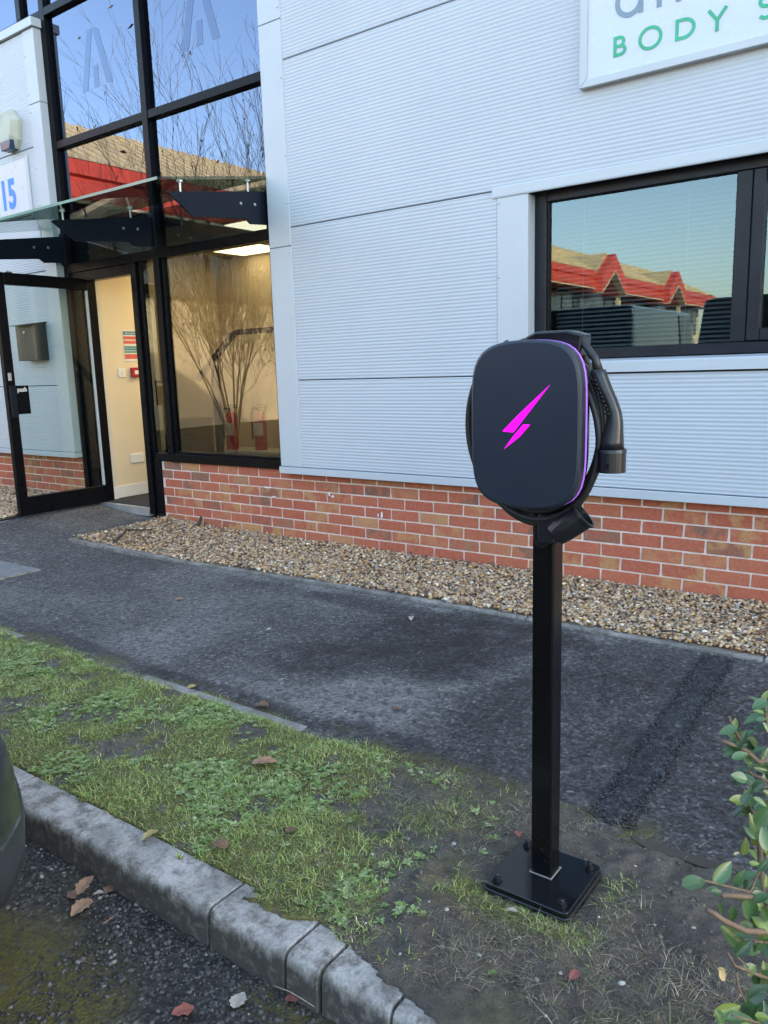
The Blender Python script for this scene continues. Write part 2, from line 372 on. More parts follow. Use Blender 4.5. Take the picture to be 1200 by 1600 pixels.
# small broad leaves of weeds among the grass
def weeds(name, n, x0, x1):
    x = x0+(x1-x0)*RNG.random(n*5); y = -3.0+.72*RNG.random(n*5)
    k = RNG.random(n*5) < verge_density(x, y)*sstep(.42, .62, fnoise(x, y, 5, 91)); x = x[k][:n]; y = y[k][:n]
    V = []; F = []; C = []
    for a, b in zip(x, y):
        m = random.randint(4, 8); z = float(zverge(a, b))+.002; rot0 = random.random()*6.28; L = random.uniform(.008, .021); tint = random.choice(((.18,.26,.075), (.16,.23,.06), (.22,.29,.10), (.27,.33,.14)))
        for q in range(m):
            th = rot0+q*6.283/m+random.uniform(-.3, .3); l = L*random.uniform(.7, 1.1); wv = l*random.uniform(.22, .34); up = random.uniform(.1, .7)
            d = np.array((math.cos(th), math.sin(th))); s = np.array((-d[1], d[0])); i = len(V)
            P = lambda f, w_, h: (a+d[0]*l*f+s[0]*w_, b+d[1]*l*f+s[1]*w_, z+h)
            V += [P(.05, 0, .001), P(.5, wv, up*l*.5), P(1, 0, up*l*.6), P(.5, -wv, up*l*.5), P(.55, 0, up*l*.35)]
            F += [(i, i+4, i+1), (i+1, i+4, i+2), (i+2, i+4, i+3), (i+3, i+4, i)]
            C += [np.array(tint)*random.uniform(.7, 1.2)]*5
    return np_mesh(name, np.array(V), np.array(F), M_grass, None, np.array(C))
o = weeds('weeds', 2600, 1.0, 4.3); tag(o, 'small broad weed leaves scattered through the verge grass', 'weeds', kind='stuff')

# ------------------------------------------------------------------ stones as stuff
ICO = None
def ico():
    global ICO
    if ICO is None:
        bm = bmesh.new(); bmesh.ops.create_icosphere(bm, subdivisions=1, radius=1); bm.verts.ensure_lookup_table()
        ICO = (np.array([v.co[:] for v in bm.verts]), np.array([[v.index for v in f.verts] for f in bm.faces])); bm.free()
    return ICO
def stones(name, x, y, z, r, pal, mat, flat=.62, jit=.22, parent=None, pw=None):
    B, Fb = ico(); n = len(x); m = len(B)
    sc = r[:, None]*np.stack([.8+.6*RNG.random(n), .8+.5*RNG.random(n), flat*(.7+.6*RNG.random(n))], 1)
    V = B[None]*(1+jit*(RNG.random((n, m, 1))*2-1))*sc[:, None, :]
    a = RNG.random(n)*6.283; b = (RNG.random(n)-.5)*1.5
    ca, sa, cb, sb = np.cos(a), np.sin(a), np.cos(b), np.sin(b)
    X = V[..., 0]; Y = V[..., 1]*cb[:, None]-V[..., 2]*sb[:, None]; Z = V[..., 1]*sb[:, None]+V[..., 2]*cb[:, None]
    V = np.stack([X*ca[:, None]-Y*sa[:, None]+x[:, None], X*sa[:, None]+Y*ca[:, None]+y[:, None], Z+z[:, None]], 2).reshape(-1, 3)
    F = (Fb[None]+np.arange(n)[:, None, None]*m).reshape(-1, 3)
    pal = np.array(pal); c = pal[RNG.choice(len(pal), n, p=pw)]*(.75+.5*RNG.random((n, 1)))
    return np_mesh(name, V, F, mat, parent, np.repeat(c, m, 0))
M_pebble = vcol_mat('pebble', .62, .2, 260, .4)
PEB = [(.46,.315,.18), (.54,.395,.24), (.37,.225,.12), (.21,.12,.065), (.31,.26,.215), (.72,.62,.47), (.09,.065,.055), (.50,.30,.12)]
PW = [.2, .17, .18, .15, .11, .05, .07, .07]
# gravel edge traced in plan: concrete edging between path and beds
EDGE = [(-.30, -.905), (1.0, -.835), (2.4, -.765), (4.6, -.742), (8.5, -.742)]
def edge_y(x): return np.interp(x, [p[0] for p in EDGE], [p[1] for p in EDGE])
def zgrav(x, y):
    return zpath(x, y) + .014 + .022*fnoise(x, y, 3, 101) + .02*sstep(-.25, 0, y)
o = grid('gravel_base', -.28, 8.5, 0, 1, 260, 14, lambda X, Y: X*0, pm('gravel_fines', (.20, .15, .10), .95, 0, .4, 60, .8, 200), None)
me = o.data
for v in me.vertices:
    x = v.co.x; ye = float(edge_y(x))+.03; y = ye + (0.01-ye)*v.co.y; v.co.y = y; v.co.z = float(zgrav(x, y))-.012
tag(o, kind='structure')
n = 31000; x = -.27+ (6.6)*RNG.random(n)**.9; y = edge_y(x)+.035; y = y+(-.006-y)*RNG.random(n)
r = .0062+.0075*RNG.random(n)**2.0; z = zgrav(x, y)-.006+.016*RNG.random(n)
o = stones('gravel', x, y, z, r, PEB, M_pebble, pw=PW); tag(o, 'tan and brown pea gravel bed between path edging and brick wall', 'gravel', kind='stuff')
# bed left of the entrance
o = grid('gravel_base', -6, -1.22, -1.05, .01, 60, 12, lambda X, Y: zgrav(X, Y)-.012, MATS['gravel_fines']); tag(o, kind='structure')
n = 9000; x = -1.24-3.2*RNG.random(n)**1.3; y = -1.03+1.02*RNG.random(n); r = .008+.008*RNG.random(n)
o = stones('gravel', x, y, zgrav(x, y)+.008*RNG.random(n), r, PEB, M_pebble, pw=PW); tag(o, 'tan gravel bed left of the open entrance door', 'gravel', kind='stuff')
n = 3400; y = -2.25+1.46*RNG.random(n); x = 4.495-.043*(y+2.24)+.068*(2*RNG.random(n)-1)
o = stones('tarmac_chips', x, y, zp(x, y)+.0055, .0022+.0030*RNG.random(n)**1.5, [(.022,.022,.023), (.035,.035,.037), (.055,.056,.06), (.015,.015,.016)], M_pebble, .7, .3); tag(o, 'coarse black stone chips of the fresh tarmac strip across the path', 'tarmac chips', kind='stuff')
# chippings bedded in the car park surface by the kerb
n = 22000; x = 2.2+3.0*RNG.random(n); y = -3.135-.95*RNG.random(n)**1.15
keep = RNG.random(n) < np.clip(.25+.9*sstep(.4, .6, fnoise(x, y, 4, 111))+.5*sstep(-3.3, -3.16, y)-.55*roadcol(x, y)[:, 2], 0, 1); x = x[keep]; y = y[keep]; r = .0024+.0050*RNG.random(len(x))**2.0
o = stones('chippings', x, y, np.full(len(x), -.5855)+.0015*RNG.random(len(x)), r, [(.040,.038,.036), (.060,.057,.053), (.085,.082,.077), (.028,.027,.026), (.19,.18,.165)], M_pebble, .7, .3, pw=[.36, .30, .16, .155, .025]); tag(o, 'dark grey stone chippings loose on the car park by the kerb', 'chippings', kind='stuff')
n = 2600; x = 3.5+2.2*RNG.random(n); y = -3.0+.72*RNG.random(n)
o = stones('soil_crumbs', x, y, zverge(x, y), .0015+.006*RNG.random(n)**4, [(.10,.082,.062), (.13,.11,.085), (.07,.057,.045), (.38,.35,.31)], M_pebble, .8, .3, pw=[.5, .25, .2, .05]); tag(o, 'soil crumbs and grit on the muddy verge', 'soil', kind='stuff')

# ------------------------------------------------------------------ kerb and edgings
def m_concrete(name, base, dirt, tone_and_splash=False):
    m, t, b = nodes(name); co = N(t, 'ShaderNodeTexCoord').outputs['Object']
    c = mix(t, ramp(t, noise(t, co, 5, 6, .65), [(.35, 0), (.62, 1)]), base, tuple(x*.55 for x in base))
    c = mix(t, ramp(t, noise(t, co, 18, 5, .7), [(.48, 0), (.62, .85)]), c, dirt)
    v = N(t, 'ShaderNodeTexVoronoi'); v.inputs['Scale'].default_value = 180; t.links.new(co, v.inputs['Vector'])
    c = mix(t, 1.0, c, ramp(t, v.outputs['Color'], [(0, .8), (1, 1.2)]), 'MULTIPLY')
    c = mix(t, ramp(t, noise(t, co, 90, 3, .6), [(.60, 0), (.68, .35)]), c, (.34, .32, .28))
    if tone_and_splash:      # darkens the upright face from just below its top edge, in drips
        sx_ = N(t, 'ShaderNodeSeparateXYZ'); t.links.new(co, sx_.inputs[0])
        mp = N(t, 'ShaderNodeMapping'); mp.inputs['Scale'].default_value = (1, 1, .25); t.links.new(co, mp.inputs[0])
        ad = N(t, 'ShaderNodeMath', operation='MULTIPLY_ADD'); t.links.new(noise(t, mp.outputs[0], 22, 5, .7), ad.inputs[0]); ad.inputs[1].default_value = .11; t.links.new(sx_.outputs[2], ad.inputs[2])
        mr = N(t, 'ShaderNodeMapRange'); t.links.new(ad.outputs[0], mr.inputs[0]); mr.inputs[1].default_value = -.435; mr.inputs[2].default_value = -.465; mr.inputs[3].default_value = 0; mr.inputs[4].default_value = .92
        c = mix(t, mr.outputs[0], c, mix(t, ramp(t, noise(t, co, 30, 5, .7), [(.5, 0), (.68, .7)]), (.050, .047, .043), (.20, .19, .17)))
    t.links.new(c, b.inputs['Base Color']); b.inputs['Roughness'].default_value = .85; b.inputs['Specular IOR Level'].default_value = .3
    bump(t, b, noise(t, co, 120, 5, .7), .55, .004); return m
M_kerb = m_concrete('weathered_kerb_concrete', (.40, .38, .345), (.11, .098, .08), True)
M_edge = m_concrete('edging_concrete', (.30, .28, .25), (.12, .11, .09))
kerb = empty('kerb', (0, 0, 0)); tag(kerb, 'weathered grey concrete kerb along the grass verge', 'kerb')
prof = [(-3.138, -.72), (-3.137, -.612), (-3.131, -.510), (-3.128, -.497), (-3.121, -.488), (-3.110, -.4845), (-3.008, -.484), (-3.008, -.72)]
kj = [-3.55, -2.635, -1.72, -.805, .11, 1.025, 1.94, 2.872, 3.835, 4.088, 4.188, 4.375, 4.60, 5.515, 6.43, 7.345]
for i in range(len(kj)-1):
    a, b_ = kj[i]+.004, kj[i+1]-.004; dy = random.uniform(-.004, .004); dz = random.uniform(-.004, .002)
    g = G(); nseg = 4; rs = []
    for k in range(nseg+1):
        xx = a+(b_-a)*k/nseg; rs.append([(xx, p[0]+dy, p[1]+dz) for p in prof])
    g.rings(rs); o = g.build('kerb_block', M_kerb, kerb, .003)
edg = empty('path_edging', (0, 0, 0)); tag(edg, 'thin concrete edging between asphalt path and gravel bed', 'edging')
def edging(parent, pts, width, up, unit=.915, zf=zpath):
    for (ax, ay), (bx, by) in zip(pts[:-1], pts[1:]):
        L = math.hypot(bx-ax, by-ay); m = max(1, round(L/unit)); nx_, ny_ = -(by-ay)/L, (bx-ax)/L
        for k in range(m):
            f0, f1 = k/m+.003/L, (k+1)/m-.003/L; g = G(); j = random.uniform(-.003, .003)
            P = [(ax+(bx-ax)*f0, ay+(by-ay)*f0), (ax+(bx-ax)*f1, ay+(by-ay)*f1)]
            q = [P[0], P[1], (P[1][0]+nx_*width, P[1][1]+ny_*width), (P[0][0]+nx_*width, P[0][1]+ny_*width)]
            zz = [float(zf(*p)) for p in q]
            g.add([(p[0], p[1], z_-.12) for p, z_ in zip(q, zz)]+[(p[0], p[1], z_+up+j) for p, z_ in zip(q, zz)], [(0,3,2,1),(4,5,6,7),(0,1,5,4),(1,2,6,5),(2,3,7,6),(3,0,4,7)])
            g.build('edging_block', M_edge, parent, .004)
edging(edg, EDGE, .045, .016)
edging(edg, [(-.255, -.03), (-.30, -.905)], .045, .018)
edl = empty('path_edging', (0, 0, 0)); tag(edl, 'pale concrete edging beside the open door and left gravel bed', 'edging')
edging(edl, [(-1.19, -1.05), (-1.22, -.02)], .045, .012); edging(edl, [(-6, -1.07), (-1.19, -1.07)], .045, .012)
edv = empty('path_edging', (0, 0, 0)); tag(edv, 'half buried concrete edging between path and grass verge', 'edging')
edging(edv, [(-4, -2.30), (4.3, -2.30), (8, -2.31)], .05, .001)
# manhole cover at the left of the path
zc = float(zpath(.1, -1.6)); mh = empty('manhole_cover', (0, 0, 0)); tag(mh, 'flat grey inspection cover set in the path near the entrance', 'manhole cover')
g = G(); g.box(-.42, .27, -1.74, -1.46, zc-.03, zc+.008); g.build('frame', M_edge, mh, .003)
g = G(); g.box(-.40, .25, -1.72, -1.48, zc-.02, zc+.0115); g.build('cover_plate', pm('cover_concrete', (.17, .17, .165), .8, 0, .2, 20, .4), mh, .002)

# ================================================================== the unit
bld = empty('business_unit', (0, 0, 0)); tag(bld, 'pale grey ribbed metal clad business unit on a red brick base', 'building')
YC = -.08
# brick plinths
bm_vars = []
for k in range(5):
    g = G(); j = lambda: random.uniform(-.0025, .0025)
    g.add([(-.1075+j(), -.004+j()*.5, -.0325+j()*.6), (.1075+j(), -.004+j()*.5, -.0325+j()*.6), (.1075, .09, -.0325), (-.1075, .09, -.0325),
           (-.1075+j(), -.004+j()*.5, .0325+j()*.6), (.1075+j(), -.004+j()*.5, .0325+j()*.6), (.1075, .09, .0325), (-.1075, .09, .0325)],
          [(0,3,2,1),(4,5,6,7),(0,1,5,4),(1,2,6,5),(2,3,7,6),(3,0,4,7)])
    me = g.mesh('brick', .0025, 1); me.materials.append(M_brick); bm_vars.append(me)
def plinth(name, x0, x1, label):
    g = G(); g.box(x0, x1, .0005, .11, -.75, .068)
    p = g.build('brick_plinth', M_mortar, bld)
    for row in range(8):
        zc_ = .0375-.075*row; off = 0 if row % 2 == 0 else .1125
        k0 = math.floor((x0-off)/.225)-1
        for k in range(k0, k0+80):
            a, b_ = off+.225*k+.005, off+.225*(k+1)-.005
            if b_ <= x0+.02 or a >= x1-.02: continue
            a2, b2 = max(a, x0+.002), min(b_, x1-.002)
            o = bpy.data.objects.new('brick', random.choice(bm_vars)); COL.objects.link(o); o.parent = p
            o.location = ((a2+b2)/2, random.uniform(-.001, .0015), zc_); o.scale = ((b2-a2)/.215, 1, 1)
    return p
plinth('r', -.25, 6.1, '')
plinth('l', -3.5, -1.36, '')
g = G(); g.box(6.1, 14, .0, .11, -.75, .068); g.box(-14, -3.5, 0, .11, -.75, .068); g.build('plain_plinth', pm('far_brick', (.36,.12,.07), .9, 0, .3, 8), bld)
M_chalk = pm('chalk_splash', (.72, .70, .66), .9, 0, .1, 40)
for cx_, cz_, w__, h__ in ((.99, -.075, .10, .016), (1.05, -.143, .05, .012), (1.60, -.085, .018, .05), (1.63, -.10, .03, .02), (2.06, -.195, .02, .06), (2.03, -.20, .012, .04), (.80, -.15, .012, .012)):
    g = G(); poly = [(cx_+w__/2*math.cos(a)*random.uniform(.5, 1.1), cz_+h__/2*math.sin(a)*random.uniform(.5, 1.1)) for a in [6.283*k/14 for k in range(14)]]
    g.prism(poly, -.0075, -.0045, 'y'); g.build('chalk_mark', M_chalk, bld)
# ribbed cladding panels
def ribbed(x0, x1, z0, z1, y=YC):
    pitch = .0216; n = max(1, round((z1-z0-.012)/pitch)); ph = (z1-z0-.012)/n; prof_ = [(y+.03, z0+.003), (y+.004, z0+.003), (y, z0+.008)]
    for k in range(n):
        b = z0+.006+k*ph
        prof_ += [(y, b+ph*.12), (y+.0012, b+ph*.36), (y+.0013, b+ph*.60), (y, b+ph*.86)]
    prof_ += [(y, z1-.008), (y+.004, z1-.003), (y+.03, z1-.003)]
    g = G(); g.rings([[(x0, p[0], p[1]) for p in prof_], [(x1, p[0], p[1]) for p in prof_]], caps=False, closed=False)
    o = g.build('cladding_panel', M_clad, bld)
    return o
rows = [.105, .72, 1.74, 2.783, 3.82, 4.86, 5.90, 6.75]
WX0, WX1 = 3.18, 5.42       # window opening
for i in range(7):
    if i == 1: ribbed(1.42, 2.986, rows[1], rows[2]); ribbed(5.62, 14, rows[1], rows[2])
    else: ribbed(1.42, 14, rows[i], rows[i+1])
lrows = [.105, .72, 1.74, 2.783, 3.70]
for i in range(4): ribbed(-8, -1.562, lrows[i], lrows[i+1])
g = G(); g.box(1.3, 2.98, -.045, .1, .1, 6.74); g.box(5.62, 13.9, -.045, .1, .1, 6.74); g.box(2.98, 5.62, -.045, .1, .1, .725); g.box(2.98, 5.62, -.045, .1, 1.735, 6.74); g.box(-8, -1.56, -.045, .1, .1, 3.69)
g.build('wall_core', pm('seam_dark', (.05, .05, .055), .8), bld)
def flash(name, x0, x1, z0, z1, y0=YC-.003, y1=.0, bev=.0025):
    g = G(); g.box(x0, x1, y0, y1, z0, z1); return g.build(name, M_trim, bld, bev)
ct = [flash('corner_trim', 1.217, 1.419, .108, 1.62), flash('corner_trim', 1.217, 1.419, 1.624, 3.03), flash('corner_trim', 1.217, 1.419, 3.034, 4.6), flash('corner_trim', 1.217, 1.419, 4.604, 6.75)]
lt = [flash('corner_trim', -1.565, -1.395, .108, 3.118), flash('corner_trim', -1.565, -1.395, 3.122, 3.70)]
flash('base_trim', 1.205, 6.2, .056, .104, YC-.012); flash('base_trim', 6.2, 14, .056, .104, YC-.012); flash('base_trim', -8, -1.388, .056, .104, YC-.012)
flash('coping_trim', -8, -1.375, 3.705, 3.775, YC-.025, .0)
g = G(); g.prism([(YC-.008, 1.708), (YC-.008, 1.752), (YC-.002, 1.760), (.02, 1.760), (.02, 1.728), (YC+.01, 1.700), (YC-.006, 1.700)], 2.96, 5.64, 'x'); g.build('lintel_trim', M_trim, bld)
g = G(); g.prism([(YC-.014, .727), (YC-.014, .780), (YC-.008, .786), (.02, .800), (.02, .727)], 2.99, 5.61, 'x'); g.build('sill_trim', M_trim, bld)
wl = flash('window_jamb_trim', 2.988, 3.180, .787, 1.699, YC-.003, .02); wr = flash('window_jamb_trim', 5.42, 5.618, .787, 1.699, YC-.003, .02)
M_screw = pm('screw_metal', (.52, .53, .54), .35, .8)
sm = G().lathe([(.0, -.006), (.004, -.006), (.0062, -.003), (.0066, 0), (.0, 0.002)], n=8, axis='y').mesh('screw', 0, 1, True); sm.materials.append(M_screw)
def screw(parent, x, z, y=YC-.003):
    o = bpy.data.objects.new('screw', sm); COL.objects.link(o); o.parent = parent; o.location = (x, y, z)
for z_ in (.2, .62, 1.15, 1.58): screw(ct[0], 1.402, z_)
for z_ in (1.9, 2.2, 2.68): screw(ct[1], 1.402, z_)
for z_ in (3.1, 3.6): screw(ct[2], 1.402, z_)
for z_ in (.22, .66, 1.2, 1.7, 2.3, 2.6, 3.06): screw(lt[0], -1.55, z_)
for z_ in (3.2, 3.5): screw(lt[1], -1.55, z_)
for z_ in (1.672, 1.27, .9): screw(wl, 3.0, z_)
# roof and back of the unit: they cast the shade in the yard
g = G(); g.box(-14, -.0, .12, 18, 6.55, 6.75); g.box(0, 14, .12, 18, 6.55, 6.752); g.build('roof', pm('roof_sheet', (.3, .3, .31), .7), bld)
g = G(); g.box(-14, 14, 17.8, 18, -.6, 6.55); g.box(-14, -13.8, .1, 17.8, -.6, 6.55); g.box(13.8, 14, .1, 17.8, -.6, 6.55); g.build('rear_wall', M_clad, bld)
g = G(); g.box(-14, -8, YC, .1, .1, 6.75); g.build('side_wall', M_clad, bld)
# ------------------------------------------------------------------ curtain wall
cw = empty('curtain_wall', (0, 0, 0), parent=bld)
YF, YB, YG = -.012, .085, .028
def bar(name, x0, x1, z0, z1, par, y0=YF, y1=YB, mat=None, bev=.003):
    g = G(); g.box(x0, x1, y0, y1, z0, z1); return g.build(name, mat or M_frame, par, bev)
bar('mullion', -1.396, -1.325, -.40, 6.7, cw)
bar('mullion', -.140, -.072, .142, 6.7, cw, YF-.006)
bar('mullion', 1.150, 1.222, .07, 6.7, cw)
for z0, z1 in ((1.700, 1.776), (2.735, 2.797), (3.790, 3.852), (5.1, 5.16), (6.64, 6.7)):
    bar('transom', -1.325, -.140, z0, z1, cw); bar('transom', -.072, 1.150, z0, z1, cw)
bar('transom', -1.325, -.452, 1.615, 1.699, cw, .0, .08)
bar('sill', -.30, -.10, .078, .138, cw, YF-.010); bar('sill', -.10, 1.205, .072, .140, cw, YF-.018)
bar('door_post', -.452, -.385, -.40, 1.699, cw); bar('door_post', -.384, -.345, -.39, 1.699, cw, .012); bar('door_post', -.344, -.252, -.39, .077, cw, -.004)
bar('door_post', -1.325, -1.185, -.40, 1.699, cw, .01)
bar('glazing_bead', -.0715, -.045, .141, 1.699, cw, .004, .06); bar('glazing_bead', 1.128, 1.1495, .141, 1.699, cw, .004, .06)
bar('glazing_bead', -.044, 1.127, .1405, .158, cw, .004, .06)
def pane(x0, x1, z0, z1, mat, par, y=YG):
    g = G(); g.box(x0, x1, y, y+.006, z0, z1); return g.build('pane', mat, par)
pane(-.350, -.138, .135, 1.702, M_glass, cw); pane(-.075, 1.153, .135, 1.702, M_glass, cw)
for x0, x1 in ((-1.327, -.138), (-.075, 1.153)):
    pane(x0, x1, 1.774, 2.737, M_glassup, cw); pane(x0, x1, 2.795, 3.792, M_glassup, cw); pane(x0, x1, 3.85, 5.102, M_glassup, cw); pane(x0, x1, 5.158, 6.642, M_glassup, cw)
# ribbon window running left above the pier
bar('transom', -8, -1.397, 3.79, 3.85, cw, -.01); bar('transom', -8, -1.397, 6.64, 6.7, cw, -.01)
for xm in (-1.745, -3.2, -4.6, -6.0, -7.4): bar('mullion', xm, xm+.07, 3.851, 6.639, cw)
xm = [-8, -7.33, -6.0, -4.6, -3.2, -1.745]
for a, b_ in zip([-7.33, -5.93, -4.53, -3.13, -1.675], [-6.0, -4.6, -3.2, -1.745, -1.396]): pane(a-.002, b_+.002, 3.848, 6.642, M_glassup, cw)
# frosted monogram on the upper panes (apex strokes with a short bar)
M_vinyl = glass('frosted_vinyl', (.20, .23, .30), 2.05, .10, gc=(.64, .74, 1))
def mono(cx, z0, s, par):
    o = None
    g = G()
    for poly in ([(-.205, 0), (-.125, 0), (-.005, .44), (-.04, .445), (-.075, .445)], [(.21, .0), (.13, .005), (.0, .44), (.04, .44), (.075, .425)], [(-.035, 0.0), (.03, 0.0), (.035, .165), (-.03, .165)]):
        g.prism([(cx+p[0]*s, z0+p[1]*s) for p in poly], YG-.0014, YG-.0006, 'y')
    return g.build('monogram', M_vinyl, par)
mono(-.73, 3.112, 1, cw); mono(.53, 3.118, 1, cw)
bar('closer', -1.30, -1.22, 3.56, 3.68, cw, .06, .12)
# dim upper storey behind the coated panes
def struct(name, x0, x1, y0, y1, z0, z1, mat):
    g = G(); g.box(x0, x1, y0, y1, z0, z1); o = g.build(name, mat); tag(o, kind='structure'); return o
M_cream = pm('cream_wall_paint', (.70, .60, .43), .8, 0, .04, 1.5)
M_off = pm('off_white_paint', (.62, .60, .55), .7, 0, .03)
struct('upper_floor', -13.7, 13.7, .125, 17.7, 2.09, 2.45, pm('slab_soffit', (.5, .48, .44), .9))
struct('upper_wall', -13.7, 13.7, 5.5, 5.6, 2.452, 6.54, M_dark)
struct('side_partition', 1.40, 1.5, .125, 1.8, -.40, 2.088, M_off)
# entrance lobby
struct('lobby_wall', -1.32, -1.2, .172, 1.6, -.40, 2.088, M_cream)
struct('lobby_wall', -1.32, 1.399, 1.602, 1.7, -.40, 2.088, M_cream)
struct('lobby_nib', -1.30, -1.165, .102, .17, -.40, 2.088, M_off)
struct('lobby_floor', -1.5, 1.40, .03, 1.7, -.42, -.345, pm('entrance_mat', (.022, .022, .026), .95, 0, .3, 60, .6))
g = G(); g.box(-1.198, -1.184, .172, 1.6, -.344, -.235); g.box(-1.163, -1.15, .10, .172, -.344, -.235); o = g.build('skirting', M_white); tag(o, kind='structure')
thr = struct('threshold', -1.185, -.452, -.02, .03, -.42, -.352, pm('aluminium_threshold', (.55, .55, .55), .4, .7))
# lights in the lobby ceiling
struct('lobby_ceiling', -1.32, 1.399, .126, 1.60, 1.955, 2.02, M_off)
M_panel = emit('lit_panel', (1.0, .80, .46), 2.9)
for k, (x0, y0, lab) in enumerate(((-.72, .95, 'lit yellowish ceiling panel nearest the lobby back wall'), (.35, .30, 'lit ceiling panel behind the right of the big entrance pane'))):
    t = empty('ceiling_light', (x0+.3, y0+.3, 1.955)); tag(t, lab, 'ceiling light', 'lobby ceiling lights')
    g = G(); g.box(-.31, .31, -.31, .31, -.02, -.002); g.build('frame', M_white, t, .002)
    g = G(); g.box(-.29, .29, -.29, .29, -.026, -.021); g.build('diffuser', M_panel, t)
# things on the lobby wall (plane x=-1.2, seen through the doorway)
def yz(name, y0, y1, z0, z1, d, mat, par=None, x=-1.2, bev=.002):
    g = G(); g.box(x, x+d, y0, y1, z0, z1); return g.build(name, mat, par, bev)
M_red = pm('red_plastic', (.42, .012, .02), .35, 0, .05)
def text(name, body, size, mat, parent, org, xdir, ydir, align='LEFT', ext=.0006, sx=1.0, space=1.0, shear=0, off=0):
    cu = bpy.data.curves.new(name, 'FONT'); cu.body = body; cu.size = size; cu.extrude = ext; cu.align_x = align; cu.space_character = space; cu.shear = shear
    cu.resolution_u = 6; cu.offset = off
    ob = bpy.data.objects.new(name, cu); COL.objects.link(ob); bpy.context.view_layer.update()
    me = bpy.data.meshes.new_from_object(ob.evaluated_get(bpy.context.evaluated_depsgraph_get())); bpy.data.objects.remove(ob)
    X = Vector(xdir); Y = Vector(ydir); Z = X.cross(Y); O = Vector(org)
    for v in me.vertices: v.co = O+X*(v.co.x*sx)+Y*v.co.y+Z*(v.co.z+ext)
    me.name = name; me.materials.clear(); me.materials.append(mat); o = bpy.data.objects.new(name, me); COL.objects.link(o)
    if parent: o.parent = parent
    return o
YD, ZD = (0, 1, 0), (0, 0, 1)
t = empty('notice', (0, 0, 0)); tag(t, 'fire action notice with red, blue and green bands on lobby wall', 'notice')
yz('board', .405, .605, .92, 1.205, .004, pm('notice_white', (.75, .75, .74), .4), t)
for z0, z1, c, nm in ((1.165, 1.20, (.05, .22, .36), 'blue_band'), (1.125, 1.155, (.62, .12, .10), 'red_band'), (1.085, 1.115, (.62, .12, .10), 'red_band'), (1.045, 1.065, (.10, .33, .28), 'green_band'), (1.025, 1.042, (.05, .22, .36), 'blue_band'), (1.0, 1.02, (.10, .33, .28), 'green_band'), (.945, .99, (.62, .12, .10), 'red_band')):
    yz(nm, .408, .602, z0, z1, .0008, pm('print_%s' % nm, c, .4), t, -1.1958, 0)
text('lettering', 'Fire action', .026, M_white, t, (-1.1948, .43, 1.174), YD, ZD)
t = empty('call_point', (0, 0, 0)); tag(t, 'red fire alarm call point on cream lobby wall', 'call point')
yz('body', .452, .542, .775, .865, .04, M_red, t, -1.2, .006); yz('glass_tab', .475, .519, .802, .838, .002, M_white, t, -1.1598, .0)
t = empty('light_switch', (0, 0, 0)); tag(t, 'white light switch beside the red call point', 'switch')
yz('plate', .318, .400, .776, .858, .010, M_white, t, -1.2, .003); yz('rocker', .35, .368, .80, .834, .004, M_white, t, -1.1898, .001)
t = empty('wall_socket', (0, 0, 0)); tag(t, 'double white wall socket low on cream lobby wall', 'socket')
yz('plate', .372, .520, -.035, .055, .010, M_white, t, -1.2, .003)
for a in (.395, .495): yz('switch', a-.008, a+.008, .015, .035, .004, M_white, t, -1.1898, .001)
# fire extinguishers, bracket and handrail inside
def extinguisher(x, y, z, h, label):
    t = empty('fire_extinguisher', (x, y, z)); tag(t, label, 'fire extinguisher', 'extinguishers in the lobby')
    r_ = .062; G().lathe([(.0, 0), (r_*.9, 0), (r_, .012), (r_, h*.78), (r_*.8, h*.86), (r_*.35, h*.92), (r_*.3, h*.94), (0, h*.94)], n=18).build('cylinder', pm('extinguisher_red', (.60, .010, .012), .25, coat=.4), t, smooth=True)
    g = G(); g.box(-.018, .018, -.014, .014, h*.92, h); g.box(-.012, .09, -.009, .009, h*.99, h*1.02); g.box(-.012, .085, -.009, .009, h*1.05, h*1.075); g.build('valve', M_frame, t, .003)
    g = G(); g.tube([(.0, -.015, h*.97), (-.06, -.03, h*1.0), (-.085, -.03, h*.85), (-.08, -.035, h*.5), (-.075, -.04, h*.25)], .010, 8); g.build('hose', M_frame, t, smooth=True)
    g = G(); g.prism([(r_*1.0*math.cos(a), r_*1.02*math.sin(a)-.0) for a in [R(200+14*k) for k in range(11)]]+[(0, -.01)], h*.35, h*.65, 'z'); g.build('instruction_label', M_white, t)
extinguisher(-.80, 1.32, .02, .42, 'red fire extinguisher on the left in the lobby')
extinguisher(-.47, 1.40, .02, .42, 'red fire extinguisher on the right in the lobby')
g = G(); g.box(-1.199, .1, 1.22, 1.601, -.344, -.045); g.box(-1.199, .1, 1.25, 1.599, -.044, .018); o = g.build('lobby_ledge', M_off); tag(o, kind='structure')
hr = empty('handrail', (0, 0, 0)); tag(hr, 'dark metal handrail with sloping bar seen through the entrance pane', 'handrail')
g = G(); g.tube([(-.354, .55, .743), (.130, .55, 1.112)], .030, 10); g.build('sloping_bar', M_steel, hr, smooth=True)
g = G(); g.tube([(.130, .55, 1.112), (.18, .55, 1.122), (.90, .55, 1.124)], .024, 10); g.build('level_bar', M_steel, hr, smooth=True)
g = G(); g.box(-.155, -.10, .525, .575, -.345, .86); g.build('post', M_steel, hr, .003)
g = G(); g.box(.80, .85, .525, .575, -.345, 1.10); g.build('post', M_steel, hr, .003)
g = G(); g.box(-1.19, -.90, .86, 1.16, -.344, .33); g.box(-1.195, -.89, .855, 1.165, .331, .355); o = g.build('cabinet', pm('cabinet_veneer', (.20, .14, .07), .6, 0, .25, 30)); tag(o, 'low brown cabinet in the lobby by the side wall', 'cabinet')
